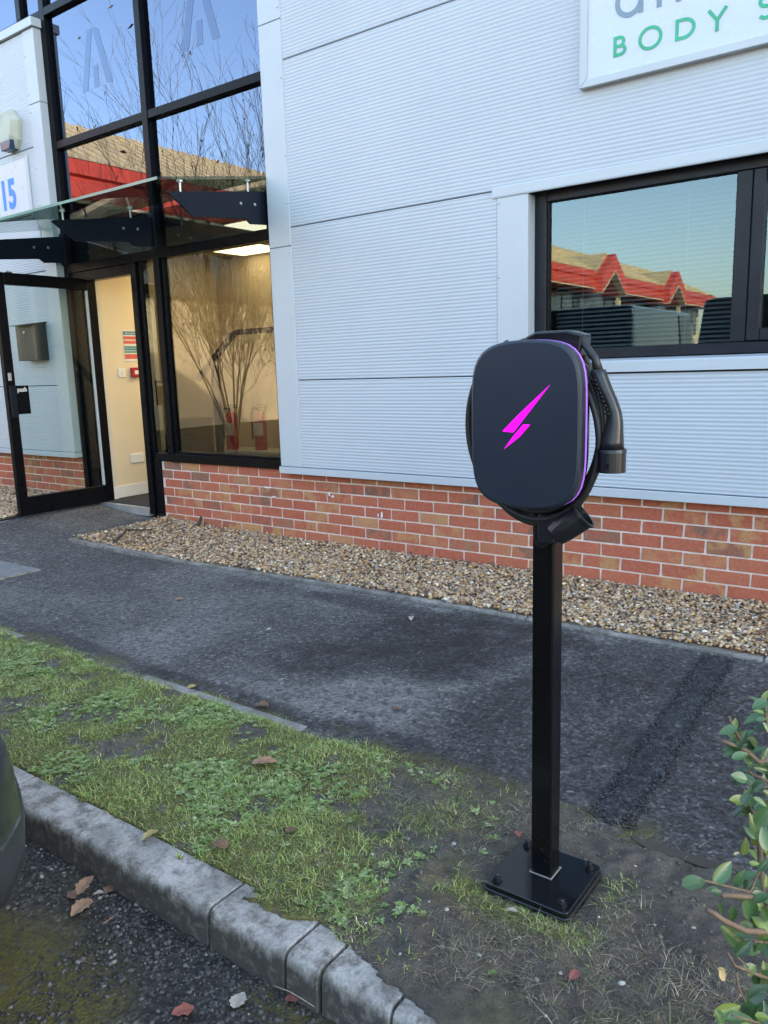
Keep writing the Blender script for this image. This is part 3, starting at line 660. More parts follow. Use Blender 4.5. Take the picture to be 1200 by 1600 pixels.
bt = empty('sanitiser_bottle', (-.235, .085, .139)); tag(bt, 'blue sanitiser bottle with pump behind the narrow side pane', 'bottle')
G().lathe([(0, -.137), (.034, -.137), (.034, -.01), (.028, .004), (.011, .014), (.011, .024), (0, .024)], n=14).build('bottle_body', pm('blue_bottle', (.18, .38, .52), .25), bt, smooth=True)
g = G(); g.box(-.006, .006, -.006, .006, .024, .055); g.box(-.03, .008, -.007, .007, .055, .066); g.build('pump', M_white, bt, .002)
bt.location.z = .29
struct('inner_sill', -.34, 1.14, .087, .124, .08, .152, M_frame)
# ------------------------------------------------------------------ open entrance door (leaf stands square to the wall)
door = empty('door', (0, 0, 0), parent=bld)
DX0, DX1, DY0, DY1, DZ0, DZ1 = -1.182, -1.130, -.80, .115, -.352, 1.637
def dbar(name, y0, y1, z0, z1, x0=DX0, x1=DX1, mat=None, bev=.003):
    g = G(); g.box(x0, x1, y0, y1, z0, z1); return g.build(name, mat or M_frame, door, bev)
dbar('stile', DY0, DY0+.078, DZ0, DZ1); dbar('stile', DY1-.078, DY1, DZ0, DZ1)
dbar('top_rail', DY0+.079, DY1-.079, DZ1-.095, DZ1); dbar('bottom_rail', DY0+.079, DY1-.079, DZ0, DZ0+.155)
dbar('glazing_bead', DY1-.09, DY1-.0795, DZ0+.157, DZ1-.097, DX0+.01, DX1-.006, pm('bead_grey', (.45, .45, .44), .5))
g = G(); g.box(-1.160, -1.154, DY0+.07, DY1-.07, DZ0+.15, DZ1-.09); g.build('pane', M_glassclear, door)
dbar('push_plate', DY0+.062, DY0+.185, .50, .735, -1.1295, -1.126)
dbar('lock_box', DY0+.012, DY0+.066, .475, .735, -1.1295, -1.105, M_steel, .004)
dbar('lock_cylinder', DY0+.02, DY0+.05, .775, .84, -1.1295, -1.125, pm('brushed_metal', (.6, .6, .6), .35, .9), .002)
dbar('top_pivot', DY0+.10, DY0+.16, DZ1+.0005, DZ1+.012, DX0+.005, DX1-.005, MATS['brushed_metal']); 
dbar('top_pivot', DY1-.09, DY1-.03, DZ1+.0005, DZ1+.012, DX0+.005, DX1-.005, MATS['brushed_metal'])
text('lettering', 'push', .052, M_white, door, (-1.1255, DY0+.084, .685), YD, ZD, sx=.86, off=.0012)
# ------------------------------------------------------------------ glazed window in the right hand wall
win = empty('window', (0, 0, 0), parent=bld)
def wbar(name, x0, x1, z0, z1, y0=.0, y1=.09, bev=.004, mat=None): return bar(name, x0, x1, z0, z1, win, y0, y1, mat, bev)
M_wframe = pm('anthracite_frame', (.011, .013, .018), .38, 0, .25, 6, spec=.2)
wbar('frame_jamb', 3.181, 3.250, .802, 1.727, mat=M_wframe); wbar('frame_jamb', 5.345, 5.419, .802, 1.727, mat=M_wframe)
wbar('frame_head', 3.251, 5.344, 1.655, 1.727, mat=M_wframe); wbar('frame_sill', 3.251, 5.344, .802, .858, -.004, mat=M_wframe)
wbar('mullion', 4.232, 4.305, .859, 1.654, -.003, mat=M_wframe)
sash = [(4.308, 4.366, .862, 1.651), (5.284, 5.342, .862, 1.651), (4.367, 5.283, .862, .918), (4.367, 5.283, 1.593, 1.651)]
for s in sash: wbar('sash', *s, -.012, .06, mat=M_wframe)
wbar('glazing_bead', 3.2505, 3.262, .859, 1.654, .012, .05, .001, M_frame)
wbar('hinge', 4.40, 4.46, 1.6515, 1.660, -.010, .02, .001)
M_glassw = glass('reflective_glass', (.55, .60, .60), 1.95, wav=.016, gc=(.78, .95, 1))
g = G(); g.box(3.249, 4.234, .03, .036, .857, 1.657); g.build('pane', M_glassw, win)
g = G(); g.box(4.365, 5.285, .02, .026, .916, 1.595); g.build('pane', M_glassw, win)
# venetian blind hangs behind the panes
bl = empty('venetian_blind', (0, 0, 0)); tag(bl, 'grey venetian blind hanging behind the large fixed pane', 'blind')
g = G()
for k in range(34):
    zc_ = .872+k*.0235; g.add([(3.26, .125, zc_-.006), (4.26, .125, zc_-.006), (4.26, .147, zc_+.007), (3.26, .147, zc_+.007), (3.26, .136, zc_+.0025), (4.26, .136, zc_+.0025)], [(0, 1, 5, 4), (4, 5, 2, 3)])
o = g.build('slats', pm('blind_slat', (.42, .43, .44), .5), bl); o['kind'] = 'stuff'
g = G(); g.box(3.25, 4.27, .12, .15, 1.668, 1.70); g.build('head_rail', M_white, bl)
for xx in (3.42, 3.98): g = G(); g.box(xx-.001, xx+.001, .121, .123, .86, 1.67); g.build('cord', M_white, bl)
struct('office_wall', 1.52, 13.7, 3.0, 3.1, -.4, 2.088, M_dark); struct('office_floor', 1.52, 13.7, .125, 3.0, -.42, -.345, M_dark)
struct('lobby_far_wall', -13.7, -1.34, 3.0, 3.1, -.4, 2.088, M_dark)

# ------------------------------------------------------------------ glass canopy
cp = empty('glass_canopy', (0, 0, 0)); tag(cp, 'glass entrance canopy on three navy steel brackets', 'canopy')
def zcan(y): return 2.085+(y+.06)*(2.085-1.928)/.94
g = G(); g.prism([(-1.0, zcan(-1.0)), (-.05, zcan(-.05)), (-.05, zcan(-.05)+.017), (-1.0, zcan(-1.0)+.017)], -1.55, 1.212, 'x'); g.build('glass_sheet', M_glasscan, cp, .002)
g = G(); g.prism([(-1.004, zcan(-1.0)), (-1.001, zcan(-1.0)), (-1.001, zcan(-1.0)+.017), (-1.004, zcan(-1.0)+.017)], -1.55, 1.212, 'x'); g.build('glass_edge', pm('glass_edge_green', (.20, .36, .30), .15), cp)
for xc in (-1.36, -.106, 1.176):
    br = empty('bracket', (xc, 0, 0), parent=cp)
    g = G(); g.prism([(-.875, 1.885), (-.895, 1.872), (-.72, 1.757), (-.26, 1.803), (-.215, 1.775), (-.019, 1.792), (-.019, 2.016)], -.0065, .0065, 'x'); g.build('arm', M_steel, br, .0015)
    g = G(); g.box(-.03, .03, -.030, -.0185, 1.77, 2.04); g.build('wall_plate', M_steel, br, .002)
    for yb, zb in ((-.30, 1.895), (-.17, 1.905)):
        G().lathe([(0, .0075), (.011, .0075), (.011, .012), (.005, .018), (0, .018)], (0, yb, zb), 8, 'x').build('bolt', M_screw, br)
    for yb in (-.80, -.22):
        zt = zcan(yb); za = 1.885+(yb+.875)*(2.016-1.885)/.856
        G().lathe([(.007, za-.005), (.007, zt-.012), (.020, zt-.010), (.020, zt-.001)], (0, yb, 0), 10).build('glass_stud', M_screw, br, smooth=False)

# ------------------------------------------------------------------ fittings on the left pier
t = empty('alarm_box', (-1.87, YC, 2.97)); tag(t, 'cream bell box alarm with dark blue strobe on left pier', 'alarm box')
oc = [(-.10, .155), (.06, .165), (.165, .06), (.13, -.10), (.075, -.165), (-.075, -.165), (-.15, -.09), (-.165, .05)]
g = G(); g.rings([[(p[0], .0, p[1]) for p in oc], [(p[0], -.035, p[1]) for p in oc], [(p[0]*.72, -.085, p[1]*.72+.01) for p in oc]]); g.build('case', pm('alarm_cream', (.42, .43, .34), .45), t, .002)
g = G(); g.prism([(-.085, -.10), (.10, -.10), (.07, -.175), (-.07, -.175)], -.09, -.01, 'y'); g.build('strobe', pm('strobe_blue', (.02, .05, .10), .15), t, .004)
t = empty('number_board', (0, 0, 0)); tag(t, 'white board with blue unit number 15 above the canopy', 'sign')
g = G(); g.box(-3.2, -1.705, YC-.012, YC-.001, 2.235, 2.715); g.build('board', pm('sign_white', (.55, .58, .61), .3, 0, .02), t, .002)
g = G(); g.box(-1.70, -1.665, YC-.014, YC-.001, 2.20, 2.73); g.build('edge_strip', M_trim, t, .002)
M_blue = pm('blue_vinyl', (.0, .19, .66), .4)
XD = (1, 0, 0)
text('numeral', '15', .345, M_blue, t, (-2.175, YC-.0125, 2.335), XD, ZD, sx=.80, off=.013)
t = empty('letterbox', (0, 0, 0)); tag(t, 'dark brown metal letterbox on left pier behind the door glass', 'letterbox')
M_bronze = pm('dark_bronze_metal', (.055, .047, .044), .38, .4, .15)
g = G(); g.box(-1.985, -1.655, YC-.115, YC-.001, .955, 1.285); g.build('box_body', M_bronze, t, .004)
g = G(); g.prism([(YC-.16, 1.276), (YC-.001, 1.300), (YC-.001, 1.287), (YC-.16, 1.268)], -1.995, -1.645, 'x'); g.build('flap', M_bronze, t)
g = G(); g.box(-1.85, -1.83, YC-.121, YC-.1155, 1.20, 1.22); g.build('lock', M_screw, t)

# ------------------------------------------------------------------ trade sign on the right
sg = empty('trade_sign', (0, 0, 0)); tag(sg, 'white framed sign with green and grey lettering above the window', 'sign')
g = G(); g.box(3.515, 6.4, YC-.030, YC-.004, 2.19, 3.6); g.build('panel', pm('sign_panel_white', (.52, .56, .60), .25, 0, .015), sg)
def fr_(poly): 
    g = G(); g.prism(poly, YC-.042, YC-.003, 'y'); g.build('frame_bar', M_trim, sg, .002)
a0, a1, b0, b1, wd_ = 3.481, 6.434, 2.150, 3.64, .037
fr_([(a0, b0), (a1, b0), (a1-wd_, b0+wd_), (a0+wd_, b0+wd_)]); fr_([(a0, b0+.001), (a0+wd_, b0+wd_+.001), (a0+wd_, b1-wd_-.001), (a0, b1-.001)])
fr_([(a1, b0+.001), (a1, b1-.001), (a1-wd_, b1-wd_-.001), (a1-wd_, b0+wd_+.001)]); fr_([(a0, b1), (a0+wd_, b1-wd_), (a1-wd_, b1-wd_), (a1, b1)])
M_green = pm('green_vinyl', (.03, .36, .19), .4); M_grey = pm('grey_vinyl', (.17, .23, .29), .4)
yt = YC-.0305
def stroke(name, pts, wd__, mat, closed=False):
    """flat letter stroke: an offset ribbon of real thickness"""
    g = G(); m = len(pts); L = []; Rr = []
    for i, p in enumerate(pts):
        if closed: a_, b_ = pts[i-1], pts[(i+1) % m]
        else: a_, b_ = pts[max(i-1, 0)], pts[min(i+1, m-1)]
        d = Vector((b_[0]-a_[0], b_[1]-a_[1])); d.normalize(); nn = Vector((-d.y, d.x))*wd__/2
        L.append((p[0]+nn.x, p[1]+nn.y)); Rr.append((p[0]-nn.x, p[1]-nn.y))
    rs = [[(l[0], yt, l[1]), (r_[0], yt, r_[1]), (r_[0], yt-.0015, r_[1]), (l[0], yt-.0015, l[1])] for l, r_ in zip(L, Rr)]
    if closed: rs.append(rs[0])
    g.rings(rs, caps=not closed); return g
def arc(cx, cz, rx, rz, a0_, a1_, n_=18): return [(cx+rx*math.cos(R(a0_+(a1_-a0_)*k/n_)), cz+rz*math.sin(R(a0_+(a1_-a0_)*k/n_))) for k in range(n_+1)]
zb, ch, sw = 2.258, .094, .0155
def letter(parts, mat=None):
    g = G()
    for k, (pts, cl) in enumerate(parts):
        h = stroke('', pts, sw, None, cl); g.add([(v[0], v[1]-.0003*k, v[2]) for v in h.v], h.f)
    return g.build('letter', mat or M_green, sg)
# B O D Y  S
x0 = 3.661; letter([([(x0, zb), (x0, zb+ch)], 0), ([(x0, zb+ch-.008)]+arc(x0+.022, zb+ch-.0275, .021, .0195, 90, -90)+[(x0, zb+ch-.047)], 0), ([(x0, zb+.047)]+arc(x0+.026, zb+.0275, .024, .0195, 90, -90)+[(x0, zb+.008)], 0)])
letter([(arc(3.834, zb+.046, .050, .046, 0, 348, 29), 1)])
x0 = 3.959; letter([([(x0, zb), (x0, zb+ch)], 0), ([(x0, zb+ch-.008)]+arc(x0+.030, zb+ch/2, .047, ch/2-.008, 90, -90)+[(x0, zb+.008)], 0)])
letter([([(4.100, zb+ch), (4.139, zb+.045)], 0), ([(4.178, zb+ch), (4.139, zb+.045), ], 0), ([(4.139, zb+.052), (4.139, zb-.002)], 0)])
letter([(arc(4.345, zb+.069, .026, .020, 30, 270, 14)+arc(4.345, zb+.025, .028, .024, 90, -150, 16)[1:], 0)])
sw = .024
gx = 3.727; letter([(arc(gx, 2.495, .058, .062, 0, 348, 29), 1), ([(3.784, 2.560), (3.784, 2.428)], 0)], M_grey)
letter([([(3.872, 2.428), (3.872, 2.565)], 0), ([(3.872, 2.52)]+arc(3.917, 2.515, .045, .042, 180, 0, 14)+[(3.962, 2.428)], 0)], M_grey)

# ================================================================== charge point
M_cover = pm('charger_black_satin', (.013, .019, .030), .36, 0, .05, 4, .12, 900, rvar=.04)
M_gloss = pm('charger_gloss_black', (.010, .010, .012), .16, 0, .1)
M_post = pm('post_gloss_black', (.0025, .0028, .0035), .2, 0, .2, 12, .05, 60, rvar=.08)
def tone_and_splash(m, zmax, col):
    t = m.node_tree; b = t.nodes['Principled BSDF']; co = N(t, 'ShaderNodeTexCoord').outputs['Object']; src = b.inputs['Base Color'].links[0].from_socket
    sx_ = N(t, 'ShaderNodeSeparateXYZ'); t.links.new(co, sx_.inputs[0]); mr = N(t, 'ShaderNodeMapRange'); t.links.new(sx_.outputs[2], mr.inputs[0]); mr.inputs[1].default_value = 0; mr.inputs[2].default_value = zmax; mr.inputs[3].default_value = .10; mr.inputs[4].default_value = -.12
    ad = N(t, 'ShaderNodeMath', operation='ADD'); t.links.new(noise(t, co, 70, 4, .7), ad.inputs[0]); t.links.new(mr.outputs[0], ad.inputs[1])
    t.links.new(mix(t, ramp(t, ad.outputs[0], [(.655, 0), (.70, .6)]), src, col), b.inputs['Base Color'])
tone_and_splash(M_post, .26, (.060, .050, .040))
M_rubber = pm('black_rubber', (.013, .013, .014), .48, 0, .15, 30, .1, 500)
M_plug = pm('plug_plastic', (.009, .010, .013), .33, 0, .12, 20, .1, 500)
ch_ = empty('charge_post', (4.45, -2.575, -.49)); tag(ch_, 'black wall charger with glowing pink bolt on slim black steel post', 'charge point')
def lp(g): g.v = [(a-4.45, b+2.575, c+.49) for a, b, c in g.v]; return g
PC = (4.452, -2.573)
g = G(); g.box(PC[0]-.0265, PC[0]+.0265, PC[1]-.0265, PC[1]+.0265, -.46, .80); lp(g).build('post', M_post, ch_, .004, 2)
def rrect(cx, cy, hx, hy, r_, n_=6):
    out = []
    for sx, sy, a in ((1, 1, 0), (-1, 1, 90), (-1, -1, 180), (1, -1, 270)):
        for k in range(n_+1):
            t_ = R(a+90*k/n_); out.append((cx+sx*(hx-r_)+r_*math.cos(t_), cy+sy*(hy-r_)+r_*math.sin(t_)))
    return out
bx_, by_ = 4.455, -2.59
g = G(); g.prism(rrect(bx_, by_, .112, .112, .016), -.492, -.474, 'z'); lp(g).build('gasket', M_rubber, ch_, .002)
g = G(); g.prism(rrect(bx_, by_, .108, .108, .014), -.4738, -.4615, 'z'); lp(g).build('base_plate', pm('wet_black_plate', (.006, .006, .007), .07, 0, .2, 10, .05, 14, rvar=.05), ch_, .0025)
g = G(); g.add(*[[], []])
wz = -.4612
g.tube([(PC[0]-.028, PC[1]-.028, wz), (PC[0]+.028, PC[1]-.028, wz), (PC[0]+.028, PC[1]+.028, wz), (PC[0]-.028, PC[1]+.028, wz)], .0028, 6, closed=True); lp(g).build('weld_seam', pm('weld_grey', (.20, .195, .19), .6), ch_)
for sx in (-1, 1):
    for sy in (-1, 1):
        c = (bx_+sx*.084, by_+sy*.084, 0)
        an = G(); an.lathe([(.014, -.4612), (.014, -.4585), (0, -.4584)], c, 16)
        hexr = [(.0115, -.4584), (.0115, -.4505), (.0065, -.4500), (.0065, -.4465), (.005, -.4455), (0, -.4455)]
        an.lathe(hexr, c, 6); lp(an).build('anchor_bolt', M_gloss, ch_)
# charger body: outline traced as a rounded tablet with bowed top and bottom
def tablet(hx, hz, cx=4.457, cz=.650, e=5.2, bow=.018):
    out = []
    for k in range(72):
        a = 2*math.pi*k/72; c, s = math.cos(a), math.sin(a); rr_ = (abs(c)**e+abs(s)**e)**(-1/e)
        x_, z_ = rr_*c, rr_*s
        out.append((cx+hx*x_*(1-.010*z_*z_), cz+(hz+bow*(1-x_*x_)-bow)*z_))
    return out
unit = empty('charger_unit', (0, 0, 0), parent=ch_)
def up_(g): return lp(g)
HX, HZ = .126, .177
def shell(profile):
    rs = []
    for y_, d_ in profile: rs.append([(p[0], y_, p[1]) for p in tablet(HX-d_, HZ-d_)])
    return lp(G().rings(rs))
shell([(-2.680, .004), (-2.681, .001), (-2.684, 0), (-2.704, 0), (-2.7085, .0015), (-2.711, .006)]).build('front_cover', M_cover, unit, smooth=False)
shell([(-2.601, .030), (-2.606, .022), (-2.640, .010), (-2.670, .004), (-2.674, .004)]).build('rear_case', M_gloss, unit)
g = shell([(-2.6742, .0012), (-2.6755, -.0004), (-2.6785, -.0004), (-2.6797, .0010)]); g.build('light_strip', emit('purple_light', (.20, .07, .42), .20), unit)
M_bolt = emit('pink_light', (1.0, .0, .80), .12)
for poly in ([(4.409, .638), (4.447, .674), (4.518, .735), (4.462, .668), (4.435, .636)], [(4.474, .6535), (4.458, .6535), (4.434, .6275), (4.413, .600), (4.450, .6275)]):
    g = G(); g.prism(poly, -2.7112, -2.7122, 'y'); lp(g).build('lightning_bolt', M_bolt, unit)
# top hook behind the case on which the cable hangs
g = G(); g.prism([(4.42, .79), (4.55, .79), (4.555, .835), (4.52, .845), (4.45, .845), (4.425, .835)], -2.64, -2.585, 'y'); lp(g).build('cable_hook', M_gloss, unit, .005, 2)
# coiled lead
g = G(); pts = []; turns = 5; nn = 64
for k in range(turns*nn+1):
    a = 2*math.pi*k/nn + 1.9; f = k/(turns*nn); wob = .006*math.sin(a*1.3+f*9)+.004*math.sin(a*2.1+2)
    pts.append((4.440+(.149+.006*math.sin(f*17)+wob)*math.cos(a), -2.648+.075*f+.006*math.sin(a*1.7), .634-.004*f+(.191+.008*math.cos(f*13)+wob)*math.sin(a)))
g.tube(pts, .0072, 10); lp(g).build('charging_cable', M_rubber, ch_, smooth=True)
# plug hanging on the right
pl = empty('charging_plug', (0, 0, 0), parent=ch_)
sec = [(.762, 4.573, 4.603), (.752, 4.572, 4.606), (.728, 4.581, 4.616), (.700, 4.596, 4.629), (.676, 4.606, 4.638), (.655, 4.607, 4.642), (.635, 4.602, 4.643), (.615, 4.596, 4.644), (.598, 4.592, 4.645)]
def ell(z_, a_, b_, yc, sc=.93, n_=20, pw=2.6, yb=1.05):
    cx_ = (a_+b_)/2; r_ = (b_-a_)/2*sc; out = []
    for k in range(n_):
        t_ = 2*math.pi*k/n_; c, s = math.cos(t_), math.sin(t_); q = (abs(c)**pw+abs(s)**pw)**(-1/pw)
        out.append((cx_+r_*c*q, yc+r_*yb*s*q, z_))
    return out
g = G(); g.rings([ell(z_, a_, b_, -2.632) for z_, a_, b_ in sec]); lp(g).build('grip', M_plug, pl, smooth=True)
g = G(); g.rings([ell(.600, 4.589, 4.649, -2.632, .95, 28, 2.2), ell(.5935, 4.5885, 4.651, -2.632, .95, 28, 2.2), ell(.5935, 4.5895, 4.650, -2.632, .93, 28, 2.2), ell(.552, 4.5895, 4.650, -2.632, .93, 28, 2.2), ell(.552, 4.5935, 4.646, -2.632, .93, 28, 2.2), ell(.575, 4.5935, 4.646, -2.632, .93, 28, 2.2)]); lp(g).build('plug_nose', M_plug, pl)
g = G(); g.box(4.620, 4.627, -2.6635, -2.659, .562, .574); lp(g).build('key_slot', M_gloss, pl, .001)
g = G()
for k in range(9):
    z_ = .742-.0085*k; g.tube([(4.581+.0042*k*.9+(-.002), -2.648, z_), (4.590+.0042*k*.9, -2.652, z_-.001)], .0022, 5)
lp(g).build('grip_ribs', M_rubber, pl)
g = G(); g.tube([(4.588, -2.632, .757), (4.580, -2.632, .785), (4.555, -2.628, .815), (4.50, -2.62, .835)], [.011, .0085, .0075, .0073], 10); lp(g).build('lead_tail', M_rubber, pl, smooth=True)
# holster cup below the case
hs = empty('plug_holster', (0, 0, 0), parent=ch_)
ax = Vector((.70, .20, .62)).normalized(); e1 = Vector((0, 1, 0)); e1 = (e1-ax*e1.dot(ax)).normalized(); e2 = ax.cross(e1)
def cring(s_, r1, off=(0, 0, 0)):
    c = Vector((4.508, -2.626, .418))+ax*s_+Vector(off); return [tuple(c+e1*r1*math.cos(t_)+e2*r1*math.sin(t_)) for t_ in [2*math.pi*k/24 for k in range(24)]]
g = G(); g.rings([cring(-.022, .018), cring(-.017, .027), cring(.005, .031), cring(.030, .0335), cring(.052, .035), cring(.054, .038), cring(.060, .038), cring(.060, .0335), cring(.03, .031)]); lp(g).build('cup', M_plug, hs, smooth=False)
g = G(); g.prism([(4.434, .47), (4.472, .47)]+[(4.453+.019*math.cos(R(a)), .385+.019*math.sin(R(a))) for a in range(0, -181, -20)], -2.612, -2.600, 'y'); lp(g).build('mounting_plate', M_gloss, hs, .002)
g = G(); g.box(4.455, 4.50, -2.640, -2.605, .385, .45); lp(g).build('cup_arm', M_plug, hs, .006, 2)
# shallow water lying on the mud by the path
g = G(); pp = []
for k in range(28):
    a = 2*math.pi*k/28; pp.append((4.70+.125*math.cos(a)*(1+.2*math.sin(3*a)), -2.288+.027*math.sin(a)*(1+.3*math.cos(2*a))))
g.prism(pp, -.4985, -.4872, 'z'); o = g.build('puddle', pm('muddy_water', (.07, .058, .045), .05, 0, .1)); tag(o, kind='structure')

# ================================================================== fallen leaves, twigs, litter
M_leafs = [pm('dry_leaf_tan', (.26, .15, .085), .7, 0, .3, 60, .3), pm('dry_leaf_brown', (.14, .075, .045), .7, 0, .3, 60, .3), pm('dry_leaf_red', (.22, .07, .05), .7, 0, .3, 60), pm('leaf_yellow', (.36, .27, .09), .6, 0, .3, 60), pm('leaf_pale', (.34, .30, .24), .7, 0, .2, 60), pm('leaf_green', (.12, .18, .05), .5, 0, .2, 60)]
def leaf_mesh(L, W_, curl, jag, seed):
    rnd = random.Random(seed); g = G(); n_ = 12; rows_ = []
    for k in range(n_+1):
        f = k/n_; wv = W_*math.sin(math.pi*f**.8)**.8*(1+jag*rnd.uniform(-1, 1)) if 0 < k < n_ else .0004
        z_ = curl*L*(math.sin(f*3.0)*.5-.1)+.003; rows_.append([(L*(f-.5), -wv, z_+curl*wv*.9+rnd.uniform(0, jag)*.005), (L*(f-.5), 0, z_), (L*(f-.5), wv, z_+curl*wv*.7+rnd.uniform(0, jag)*.006)])
    g.rings(rows_, caps=False, closed=False); me = g.mesh('fallen_leaf'); return me
def ground_hit(u, v, zf):
    d = px(u, v, 1)-CAM; z0 = -.49
    for _ in range(6):
        p = CAM+d*((z0-CAM.z)/d.z); z0 = float(zf(p.x, p.y))
    return p
zroad = lambda x, y: -.583
FL = [((415, 1198), 42, 0, zverge, 'largest tan curled leaf on the verge grass'), ((135, 1386), 40, 0, zroad, 'curled tan leaf on car park chippings below the kerb'), ((113, 1402), 24, 1, zroad, 'small brown leaf beside the curled tan leaf under the kerb'),
      ((128, 1422), 40, 0, zroad, 'flat tan leaf nearest the mossy asphalt below the kerb'), ((155, 1400), 18, 4, zroad, 'pale round leaf below the kerb'), ((170, 1394), 22, 1, zroad, 'dark brown leaf against the kerb foot'),
      ((286, 1584), 36, 2, zroad, 'red brown leaf on asphalt at the bottom edge'), ((374, 1567), 34, 4, zroad, 'grey withered leaf on car park near the kerb'), ((460, 1565), 30, 2, zroad, 'rusty leaf lodged at the kerb foot near the cut blocks'),
      ((235, 1308), 30, 3, lambda x, y: -.483, 'yellow brown leaf lying on top of the kerb'), ((453, 1304), 22, 1, zverge, 'dark leaf among the verge weeds'), ((345, 1328), 26, 1, zverge, 'brown leaf on the verge close to the kerb'),
      ((620, 1110), 14, 1, zpath, 'brown leaf on the path beside the verge'), ((280, 938), 14, 0, zpath, 'tan leaf on the path near the gravel'), ((643, 968), 14, 4, zpath, 'white scrap of leaf on the damp path'), ((420, 985), 9, 4, zpath, 'tiny pale scrap on the path'),
      ((300, 1078), 14, 3, zverge, 'yellow leaf at the edge of the path and grass'), ((410, 1108), 22, 1, zverge, 'brown twiggy leaf on the path edging'), ((770, 1526), 18, 5, zverge, 'green leaf on bare mud left of the shrub'), ((897, 1528), 22, 2, zverge, 'dark red leaf on the mud in front of the post'),
      ((800, 1428), 16, 4, zverge, 'white petal like scrap beside the post plate'), ((810, 1307), 14, 2, zverge, 'small red leaf behind the post plate'), ((1128, 1522), 16, 3, zverge, 'pale yellow leaf on mud under the shrub'), ((740, 1100), 9, 0, zpath, 'small tan leaf on the dark path'),
      ((970, 840), 0, 0, zpath, '')]
for i, ((u, v), L, mi, zf, lab) in enumerate(FL):
    if not L: continue
    p = ground_hit(u, v, zf); dep = (p-CAM).dot(c_f); Lm = L*dep/1227.5*1.0
    me = leaf_mesh(Lm, Lm*random.uniform(.27, .40), random.uniform(.05, .28), .26, 100+i); me.materials.append(M_leafs[mi])
    o = bpy.data.objects.new('fallen_leaf', me); COL.objects.link(o); o.location = (p.x, p.y, p.z+.004+(.008 if zf is zverge and p.x < 4 else 0)); o.rotation_euler = (random.uniform(-.2, .2), random.uniform(-.2, .2), random.uniform(0, 6.28))
    tag(o, lab, 'leaf', 'fallen leaves on the ground')
M_twig = pm('dark_twig', (.045, .038, .032), .8, 0, .3, 60)
def twig(pts, r_, lab, zf, mat=None):
    P = [ground_hit(u, v, zf)+Vector((0, 0, .012+h)) for u, v, h in pts]; g = G(); g.tube(P, [r_*(1-.5*k/(len(P)-1)) for k in range(len(P))], 6); o = g.build('twig', mat or M_twig, None, smooth=True); tag(o, lab, 'twig')
zg2 = lambda x, y: float(zgrav(x, y))+.012
twig([(178, 848, 0), (190, 842, .01), (199, 836, .03), (215, 833, .012), (238, 831, .005)], .011, 'dark forked twig on the gravel by the entrance', zg2)
twig([(1033, 990, 0), (1050, 993, .01), (1075, 997, .005)], .006, 'dark twig on the gravel at the right', zg2)
twig([(311, 822, 0), (315, 815, .03), (317, 806, .09)], .014, 'dark stub sticking up from the gravel by the wall', zg2)
twig([(430, 1548, 0), (455, 1560, .004), (492, 1582, .002)], .0016, 'thin bent straw at the kerb foot', zroad, M_leafs[4])
twig([(162, 1450, 0), (182, 1438, .003)], .0016, 'thin straw on the mossy asphalt', zroad, M_leafs[0])

# ================================================================== shrub at the right edge
M_bark = pm('shrub_bark', (.125, .088, .060), .7, 0, .25, 60, .3, 200)
def m_leaf(name, c1, c2):
    m, t, b = nodes(name); oi = N(t, 'ShaderNodeObjectInfo'); co = N(t, 'ShaderNodeTexCoord').outputs['Object']
    c = mix(t, oi.outputs['Random'], c1, c2)
    sx_ = N(t, 'ShaderNodeSeparateXYZ'); t.links.new(co, sx_.inputs[0]); ab = N(t, 'ShaderNodeMath', operation='ABSOLUTE'); t.links.new(sx_.outputs[1], ab.inputs[0])
    wv_ = N(t, 'ShaderNodeTexWave'); wv_.inputs['Scale'].default_value = 5; wv_.inputs['Distortion'].default_value = 1.5; t.links.new(co, wv_.inputs['Vector'])
    c = mix(t, ramp(t, wv_.outputs['Fac'], [(.8, 0), (1, .12)]), c, tuple(min(1, x*1.7) for x in c2)); c = mix(t, ramp(t, ab.outputs[0], [(.0, .4), (.03, 0)]), c, tuple(min(1, x*2.0) for x in c2))
    c = mix(t, ramp(t, noise(t, co, 9, 3), [(.62, 0), (.72, .6)]), c, (.16, .13, .05)); c = mix(t, ramp(t, noise(t, co, 60, 3), [(.4, 0), (.7, .5)]), c, tuple(x*.55 for x in c1))
    t.links.new(c, b.inputs['Base Color']); b.inputs['Roughness'].default_value = .32; b.inputs['Specular IOR Level'].default_value = .5
    b.inputs['Subsurface Weight'].default_value = 0; b.inputs['Transmission Weight'].default_value = 0
    return m
ML = {'g': m_leaf('shrub_leaf', (.042, .098, .036), (.065, .13, .042)), 'y': m_leaf('shrub_leaf_young', (.11, .17, .03), (.17, .22, .04)), 'd': m_leaf('shrub_leaf_dark', (.022, .058, .018), (.034, .072, .022)), 'b': pm('shrub_leaf_dead', (.33, .25, .13), .6)}
def sleaf(seed):
    rnd = random.Random(seed); g = G(); n_ = 7; rows_ = []; fold = rnd.uniform(.15, .45); bend = rnd.uniform(-.1, .35)
    for k in range(n_+1):
        f = k/n_; wv = .29*math.sin(math.pi*min(1, f*.97+.03)**.85)**.75 if k < n_ else .01
        if k == 0: wv = .02
        z_ = -bend*f*f*.6; rows_.append([(f, -wv, z_+fold*wv), (f, -wv*.5, z_+fold*wv*.35), (f, 0, z_), (f, wv*.5, z_+fold*wv*.35), (f, wv, z_+fold*wv)])
    g.rings(rows_, caps=False, closed=False); me = g.mesh('leaf', smooth=True); return me
SL = {k: [] for k in ML}
for k in ML:
    for s in range(4):
        me = sleaf(s*7+3); me.materials.append(ML[k]); SL[k].append(me)
root = px(1262, 1560, 1.25); root.z = float(zverge(root.x, root.y))
